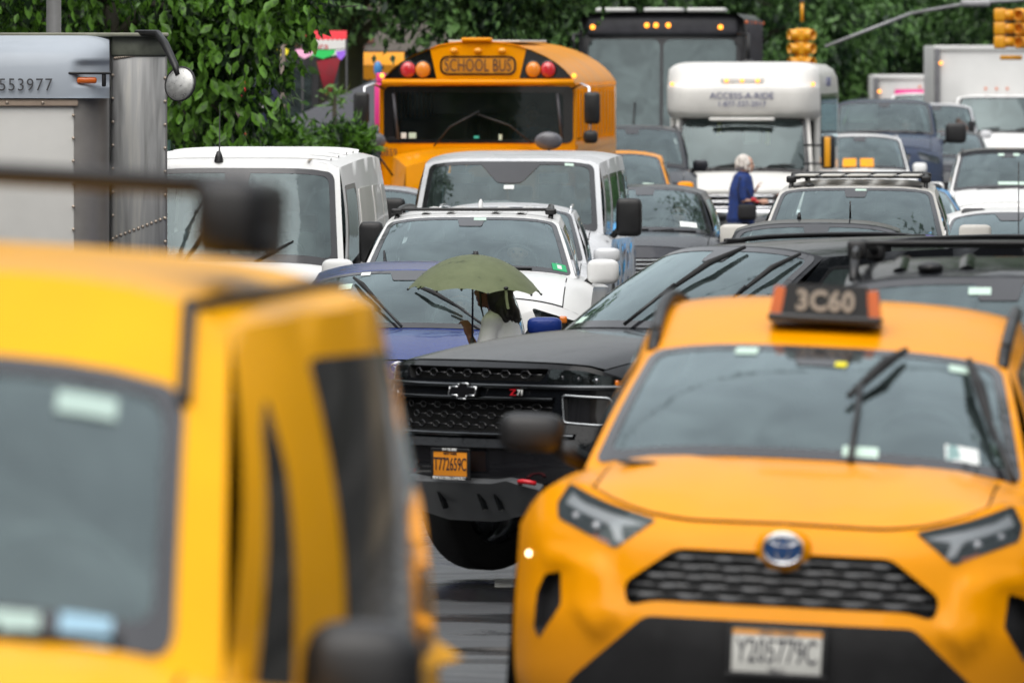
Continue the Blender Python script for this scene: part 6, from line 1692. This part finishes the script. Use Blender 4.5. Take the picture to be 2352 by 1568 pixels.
def head(mb, c, yaw, tilt=0, s=1.0):
    """head facing local +x turned by yaw, chin down: skull, jaw, nose, lips, brows, ears"""
    Rm = Matrix.Rotation(yaw, 3, 'Z') @ Matrix.Rotation(tilt, 3, 'Y')
    def E(p, d): mb.ell(Vector(c) + Rm @ (Vector(p) * s), [k * s for k in d], 1, 1, 10, 16, rot=Rm)
    E((-.01, 0, .035), (.098, .078, .092)); E((.025, 0, -.035), (.065, .060, .075)); E((.055, 0, -.085), (.030, .032, .022))
    E((.092, 0, -.012), (.022, .013, .020)); E((.082, 0, .012), (.016, .010, .028)); E((.080, 0, -.048), (.018, .024, .008)); E((.076, 0, -.060), (.017, .021, .008))
    E((.075, 0, .033), (.016, .055, .010))
    for sg in (-1, 1): E((.0, sg * .078, -.005), (.018, .010, .030)); E((.062, sg * .035, -.025), (.022, .022, .025))
def eyes(c, yaw, parent, s=1.0, tilt=0):
    Rm = Matrix.Rotation(yaw, 3, 'Z') @ Matrix.Rotation(tilt, 3, 'Y')
    for sg in (-1, 1):
        b = MB(); b.ell(Vector(c) + Rm @ (Vector((.080, sg * .030, .012)) * s), (.010 * s,) * 3, 1, 1, 6, 10); b.build('eye', M['eye'], parent)
M['eye'] = simple('eye', (.06, .04, .035), .1)

def hand(mb, wrist, d, palmn, s=1.0, curl=1.2, grip=None):
    """palm with five separate curled fingers; d points along the palm, palmn out of the palm"""
    d = Vector(d).normalized(); n = Vector(palmn).normalized(); sd = d.cross(n).normalized(); w = Vector(wrist)
    mb.ell(w + d * .045 * s, (.044 * s, .038 * s, .016 * s), .8, .8, 8, 14, rot=Matrix((d, sd, n)).transposed())
    for k, (off, L) in enumerate(((-.030, .070), (-.010, .080), (.010, .076), (.029, .060))):
        p = w + (d * .082 + sd * off) * s; pts = [w + (d * .05 + sd * off * .8) * s, p]; a = 0
        for j in range(3):
            a += curl * (.75 if j else .5); pts.append(pts[-1] + (d * cos(a) + n * sin(a)) * L * s * (.42, .33, .25)[j])
        mb.tube(pts, [.0095 * s, .0095 * s, .0085 * s, .0078 * s, .006 * s], 8); mb.ell(pts[-1], (.0062 * s,) * 3, 1, 1, 5, 8)
    t0 = w + (d * .02 - sd * .03) * s; t1 = t0 + (d * .03 - sd * .018 + n * .02) * s; t2 = t1 + (d * .022 + n * .026 + sd * .004) * s
    mb.tube([t0, t1, t2], [.014 * s, .0115 * s, .008 * s], 8); mb.ell(t2, (.008 * s,) * 3, 1, 1, 5, 8)

# ---- woman under the green umbrella, walking to the left
D = 74.6
pw = thing('person', 'person with long black hair and white blouse walking left, holding the green umbrella', 'person', ((1143 - 1176) * D / FPX, D, 0), (0, 0, -R(20)))
b = MB()
for sg, f in ((-1, .16), (1, -.18)):
    limb(b, [(0, sg * .09, .86), (-f * .6, sg * .09, .46), (-f if f > 0 else -f * .8, sg * .085, .08)], [.085, .055, .04]); fx = -f if f > 0 else -f * .8
    limb(b, [(fx + .02, sg * .085, .04), (fx - .13, sg * .085, .03)], [.035, .028])
limb(b, [(0, 0, .88), (.01, 0, 1.02), (.015, 0, 1.16), (.01, 0, 1.27)], [.125, .105, .115, .10])
limb(b, [(.01, -.15, 1.30), (.01, .15, 1.30)], [.055, .055]); limb(b, [(.005, 0, 1.28), (-.03, 0, 1.44)], [.055, .045])
head(b, (-.055, 0, 1.50), pi, 0, 1.0)
# raised arm nearer the lens, elbow low in front, hand on the shaft
sh, el, wr_ = (.0, -.16, 1.29), (-.03, -.22, 1.04), (-.120, -.20, 1.205)
limb(b, [sh, el], [.045, .036]); limb(b, [el, wr_], [.037, .024])
hand(b, wr_, (-.28, .0, 1), (-.75, .45, -.1), .98, 1.15)
limb(b, [(.0, .17, 1.28), (.05, .22, 1.03), (-.02, .22, .82)], [.042, .036, .025]); hand(b, (-.02, .22, .82), (-.1, 0, -1), (0, -1, 0), .9, .6)
body_ = fuse('body', b, M['skin_dark'], pw, .0085, 2); eyes((-.055, 0, 1.50), pi, pw)
c = MB(); limb(c, [(.01, 0, .84), (.015, 0, 1.0), (.02, 0, 1.16), (.015, 0, 1.27), (0.0, 0, 1.335)], [.16, .15, .16, .13, .066])
limb(c, [(.01, -.165, 1.295), (.01, .165, 1.295)], [.066, .066]); limb(c, [(.01, -.165, 1.285), (-.01, -.21, 1.12)], [.058, .060]); limb(c, [(.01, .175, 1.28), (.045, .22, 1.10)], [.066, .062]); fuse('blouse', c, M['shirt_white'], pw, .011, 2)
c = MB()
for sg, f in ((-1, .16), (1, -.18)): fx = -f if f > 0 else -f * .8; limb(c, [(0, sg * .085, .88), (-f * .6, sg * .09, .46), (fx, sg * .085, .12)], [.115, .078, .058])
fuse('trousers', c, M['denim'], pw, .014, 2)
h = MB(); h.ell((-.035, 0, 1.545), (.108, .094, .098), 1, 1, 10, 18); h.ell((.02, 0, 1.47), (.085, .098, .15), 1, 1, 10, 16); h.ell((.055, -.01, 1.36), (.075, .105, .15), 1, 1, 10, 16); h.ell((.10, .02, 1.33), (.045, .07, .09), 1, 1, 10, 16)
h.ell((.0, -.06, 1.45), (.05, .04, .09), 1, 1, 8, 14)
g = random.Random(3)
for i in range(60):
    y = g.uniform(-.11, .09); x = .05 + g.uniform(-.045, .05); h.tube([(x - .02, y * .8, 1.45), (x + .01, y, 1.34), (x + g.uniform(.02, .06), y * 1.0, 1.31 + g.uniform(-.03, .03))], [.012, .010, .003], 5)
fuse('hair', h, M['hair_black'], pw, .008, 1)
h = MB(); h.tube([(-.098, -.07, 1.50), (-.088, -.078, 1.40), (-.07, -.078, 1.33)], [.008, .008, .004], 5); h.build('hair_strand', M['hair_black'], pw)

# umbrella held over her
up = thing('umbrella', 'open olive green folding umbrella with eight panels held by the person in white', 'umbrella', ((1086 - 1176) * D / FPX, D - .20, 1.19))
def canopy():
    mb = MB(); Rr, Hh = .445, .245; zt = .555
    def S(k, b):
        seg = (k / (pi / 4)); fr = abs((seg % 1) - .5) * 2            # 1 on a rib, 0 mid panel
        r = Rr * b * (1 - .065 * (1 - fr * fr) * b ** 2)
        z = zt - Hh * (.08 * b + .92 * b ** 2.3) + .028 * (1 - fr * fr) * b ** 4
        z += .006 * sin(40 * b + seg * 3) * (1 - fr) * b * .5
        return (r * cos(k + .2), r * sin(k + .2), z)
    mb.grid(S, lin(0, 2 * pi, 96), lin(0, 1, 16)); return mb, S
mb, S_c = canopy()
m, nt, p, out = newmat('olive_umbrella_cloth')
n = noise(nt, 9, 5); n2 = noise(nt, 2.5, 2)
r = ramp(nt, n.outputs[0], [(.30, (.10, .125, .065)), (.38, (.25, .295, .15)), (.7, (.30, .345, .18))]); nt.links.new(r.outputs[0], p.inputs['Base Color']); p.inputs['Roughness'].default_value = .6; p.inputs['Sheen Weight'].default_value = .3
bp = nt.nodes.new('ShaderNodeBump'); bp.inputs['Strength'].default_value = .5; bp.inputs['Distance'].default_value = .02; nt.links.new(noise(nt, 12, 3).outputs[0], bp.inputs['Height']); nt.links.new(bp.outputs[0], p.inputs['Normal'])
tl = nt.nodes.new('ShaderNodeBsdfTranslucent'); nt.links.new(r.outputs[0], tl.inputs[0]); ms = nt.nodes.new('ShaderNodeMixShader'); ms.inputs[0].default_value = .55
nt.links.new(p.outputs[0], ms.inputs[1]); nt.links.new(tl.outputs[0], ms.inputs[2]); nt.links.new(ms.outputs[0], out.inputs[0])
M['umbrella'] = m
cn = mb.build('canopy', m, up, weld=.0005, center=(0, 0, .2)); cn.rotation_euler = (0, R(2.4), 0); 
for k in range(8):
    rb = MB(); rb.tube([Vector(S_c(k * pi / 4 + 1e-4, b_)) - Vector((0, 0, .006)) for b_ in lin(.02, 1.0, 8)], .0035, 5); rb.ell(S_c(k * pi / 4 + 1e-4, 1.0), (.008,) * 3, 1, 1, 5, 8); o = rb.build('rib', M['plastic'], up); o.rotation_euler = (0, R(2.4), 0)
s = MB(); s.tube([(-.003, 0, -.10), (.0, 0, .30), (.0, 0, .56)], .0065, 8); s.build('shaft', simple('dark_blue_shaft', (.01, .012, .035), .3, metal=.4), up)
s = MB(); s.tube([(-.004, 0, -.12), (-.003, 0, .01)], .015, 10); s.build('handle', M['plastic'], up)
s = MB(); s.lathe([(.001, .578), (.016, .575), (.020, .553)], (.02, 0, 0), 'z', 12); s.build('ferrule', M['plastic'], up)
s = MB(); q = Vector(S_c(-pi / 2 + .35, 1.0)); s.grid(lambda a, b_: (q.x + a * .009 + .015 * b_ ** 2, q.y - .004, q.z - .14 * b_ + .01), (-1, 1), lin(0, 1, 6)); s.build('strap', m, up)
s = MB(); s.ell((q.x, q.y - .01, q.z + .005), (.016, .008, .012), 1, 1, 6, 10); s.build('strap_button', M['plastic'], up)

def standing(name_label, px, D, cat='person', h=1.62, yawd=0, skin='skin_light', hairm='hair_white', top='knit_blue', arms=None, hair=None, toplen=.70, face=0.0, group=None, bare=False, lean=0.0, fat=1.0):
    t = thing('person', name_label, 'person', ((px - 1176) * D / FPX, D, 0), (0, 0, R(yawd)), group)
    k = h / 1.62; b = MB()
    for sg, f in ((-1, .14), (1, -.16)):
        limb(b, [(0, sg * .09 * k, .84 * k), (f * .6, sg * .09 * k, .46 * k), (f, sg * .085 * k, .08 * k)], [.085 * k, .055 * k, .038 * k]); limb(b, [(f - .03, sg * .085 * k, .035), (f + .12, sg * .085 * k, .03)], [.034, .026])
    limb(b, [(0, 0, .86 * k), (.0, 0, 1.0 * k), (lean * .5, 0, 1.15 * k), (lean, 0, 1.26 * k)], [.12 * k, .105 * k, .11 * k, .095 * k])
    limb(b, [(lean, -.15 * k, 1.295 * k), (lean, .15 * k, 1.295 * k)], [.05 * k] * 2); hc = (lean + .055, 0, 1.485 * k); limb(b, [(lean, 0, 1.28 * k), (lean + .02, 0, 1.42 * k)], [.052 * k, .045 * k])
    head(b, hc, face, 0, k)
    sl = MB()
    for (a0, a1, a2, hd, hn, cr) in arms:
        A = [Vector(q) * k for q in (a0, a1, a2)]; limb(b, A, [.043 * k, .035 * k, .022 * k]); hand(b, A[2], hd, hn, .9 * k, cr)
        if not bare: limb(sl, [A[0], A[0].lerp(A[1], .9)], [.060 * k, .050 * k])
    fuse('body', b, M[skin], t, .010, 2); eyes(hc, face, t, k)
    limb(sl, [(-.0, 0, toplen * k), (.0, 0, .98 * k), (lean * .5, 0, 1.15 * k), (lean, 0, 1.26 * k)] + ([] if bare else [(lean, 0, 1.325 * k)]), [.155 * k * fat, .135 * k * fat, .135 * k * fat, .115 * k * fat] + ([] if bare else [.06 * k]))
    if not bare: limb(sl, [(lean, -.15 * k, 1.29 * k), (lean, .15 * k, 1.29 * k)], [.062 * k] * 2)
    fuse('top', sl, M[top], t, .012, 2)
    tr = MB()
    for sg, f in ((-1, .14), (1, -.16)): limb(tr, [(0, sg * .085 * k, .84 * k), (f * .6, sg * .09 * k, .46 * k), (f, sg * .085 * k, .11 * k)], [.11 * k, .075 * k, .055 * k])
    fuse('trousers', tr, M['denim'], t, .014, 2)
    hm = MB(); hair(hm, Vector(hc), k); fuse('hair', hm, M[hairm], t, .009, 1)
    return t
def bob(h, c, k):
    h.ell(c + Vector((-.045, 0, .045)) * k, (.100 * k, .105 * k, .105 * k), 1, 1, 10, 18); h.ell(c + Vector((-.065, 0, .0)) * k, (.075 * k, .10 * k, .075 * k), 1, 1, 10, 18)
    g = random.Random(8)
    for i in range(70):
        a = g.uniform(.5, 2 * pi - .5); z = g.uniform(-.05, .12); q = c + Vector((-.045 + .096 * cos(a), .10 * sin(a), z)) * k; h.tube([q, q + Vector((.02 * cos(a), .02 * sin(a), -.05)) * k], [.014 * k, .005 * k], 5)
wb2 = standing('older woman with silver hair in a navy cardigan crossing in front of the white minibus', 1702, 156, face=0, hair=bob,
    arms=[((.02, -.17, 1.26), (.03, -.21, 1.0), (.26, -.20, .985), (1, 0, .05), (0, 1, -.3), .9), ((.02, .17, 1.26), (.08, .2, 1.02), (.21, .12, 1.14), (.4, 0, 1), (1, 0, 0), 1.0)], toplen=.74, lean=.02, fat=1.28)
bg_ = thing('handbag', 'black shoulder bag hanging at the side of the older woman in blue', 'bag', ((1716 - 1176) * 155.7 / FPX, 155.7, 0))
b = MB(); b.rbox((0, 0, .84), (.26, .10, .22), .05, 3); b.build('bag_body', M['blacktop'], bg_); b = MB(); b.tube([(-.1, 0, .93), (-.13, .02, 1.15), (-.10, .08, 1.32), (.0, .12, 1.15), (.1, 0, .93)], .009, 6); b.build('strap', M['blacktop'], bg_)
rf = MB(); rf.rbox((0, 0, 0), (.07, .05, .05), .015, 3); rf.rbox((.05, 0, -.03), (.05, .04, .03), .01); o = rf.build('red_purse', M['redplain']); o.location = at(1731, 458, 155.7); tag(o, 'small red purse held in the hands of the older woman in blue', 'purse')
def bun(h, c, k):
    h.ell(c + Vector((-.03, 0, .04)) * k, (.112 * k, .098 * k, .10 * k), 1, 1, 10, 18); h.ell(c + Vector((-.07, 0, .14)) * k, (.055 * k, .055 * k, .045 * k), 1, 1, 8, 14)
    h.ell(c + Vector((-.10, 0, -.05)) * k, (.06 * k, .08 * k, .11 * k), 1, 1, 8, 14); h.ell(c + Vector((-.12, 0, -.13)) * k, (.04 * k, .06 * k, .09 * k), 1, 1, 8, 14)
standing('woman with dark hair bun and bare shoulders crossing far off at the right', 2203, 222, h=1.66, face=0, skin='skin_tan', hairm='hair_brown', top='blacktop', hair=bun, bare=True,
    arms=[((.0, -.17, 1.26), (.04, -.20, 1.0), (.22, -.16, 1.08), (1, 0, .3), (0, 1, 0), 1.0), ((.0, .17, 1.26), (.08, .18, 1.05), (.22, .05, 1.25), (.5, 0, 1), (0, -1, 0), 1.0)], toplen=.7)
ph = MB(); ph.rbox((0, 0, 0), (.14, .10, .26), .04); o = ph.build('backpack', M['blacktop']); o.location = at(2231, 293, 221.8); tag(o, 'black bag held in front of the woman with the hair bun', 'bag')
# man at the cafe seen between leaves and van roof
def crop(h, c, k): h.ell(c + Vector((-.02, 0, .065)) * k, (.098 * k, .085 * k, .075 * k), 1, 1, 10, 18)
standing('young man with short dark hair standing under the trees behind the cargo van', 478, 139, h=1.72, yawd=-70, face=0, skin='skin_tan', hairm='hair_black', top='greytop', hair=crop,
    arms=[((.0, -.17, 1.26), (.0, -.22, 1.0), (.08, -.2, .8), (0, 0, -1), (0, 1, 0), .6), ((.0, .17, 1.26), (.0, .22, 1.0), (.08, .2, .8), (0, 0, -1), (0, -1, 0), .6)], toplen=.8)

def driver(label, car, skin, top, hairf, hairm, x=.36, dy=None, z=None, k=1.0, parent=None, long=False):
    """a seated figure, hands on the wheel, facing the lens"""
    t = thing('person', label, 'person'); root = parent or car.root
    t.matrix_world = Matrix.Translation(root.location) @ root.rotation_euler.to_matrix().to_4x4()
    y = (car.yt + .22) if dy is None else dy; zb = (car.zb - .62) if z is None else z
    b = MB(); fy = -1
    limb(b, [(x, y, zb + .12), (x, y - .02, zb + .35), (x, y - .02, zb + .56)], [.13, .115, .105]); limb(b, [(x - .17, y, zb + .60), (x + .17, y, zb + .60)], [.055, .055]); limb(b, [(x, y, zb + .58), (x, y - .03, zb + .74)], [.055, .05])
    head(b, (x, y - .04, zb + .82), -pi / 2, 0, k)
    for sg in (-1, 1):
        limb(b, [(x + sg * .19, y, zb + .58), (x + sg * .24, y - .14, zb + .34), (x + sg * .14, y - .36, zb + .46)], [.045, .038, .025]); hand(b, (x + sg * .14, y - .36, zb + .46), (0, -1, .3), (-sg, 0, 0), .85, 1.2)
        limb(b, [(x + sg * .1, y, zb + .1), (x + sg * .12, y - .42, zb + .16), (x + sg * .12, y - .7, zb - .18)], [.085, .065, .045])
    fuse('body', b, M[skin], t, .012, 2); eyes((x, y - .04, zb + .82), -pi / 2, t)
    c = MB(); limb(c, [(x, y, zb + .1), (x, y - .02, zb + .35), (x, y - .02, zb + .56), (x, y, zb + .64)], [.155, .14, .125, .07]); limb(c, [(x - .17, y, zb + .60), (x + .17, y, zb + .60)], [.068, .068])
    for sg in (-1, 1): limb(c, [(x + sg * .19, y, zb + .58), (x + sg * .235, y - .12, zb + .38)], [.062, .052])
    fuse('shirt', c, M[top], t, .014, 2)
    h = MB(); C_ = Vector((x, y - .04, zb + .82)); h.ell(C_ + Vector((0, .02, .07)), (.088, .10, .075), 1, 1, 10, 16)
    if long: h.ell(C_ + Vector((0, .06, -.03)), (.10, .08, .16), 1, 1, 10, 16)
    fuse('hair', h, M[hairm], t, .010, 1)
driver('bus driver in a blue shirt behind the windscreen of the school bus', None, 'skin_dark', 'bluetop', None, 'hair_black', x=.62, dy=1.10, z=1.42, parent=bus)
driver('woman with long dark hair driving the dark grey crossover', dc, 'skin_tan', 'greytop', None, 'hair_brown', long=True)
driver('driver behind the windscreen of the white SUV with black crossbar', ws, 'skin_tan', 'greytop', None, 'hair_black')
driver('driver in silhouette inside the tall dark blue pickup cab', nv, 'skin_dark', 'blacktop', None, 'hair_black')
driver('driver of the blue compact SUV behind the umbrella', bl, 'skin_tan', 'blacktop', None, 'hair_black')
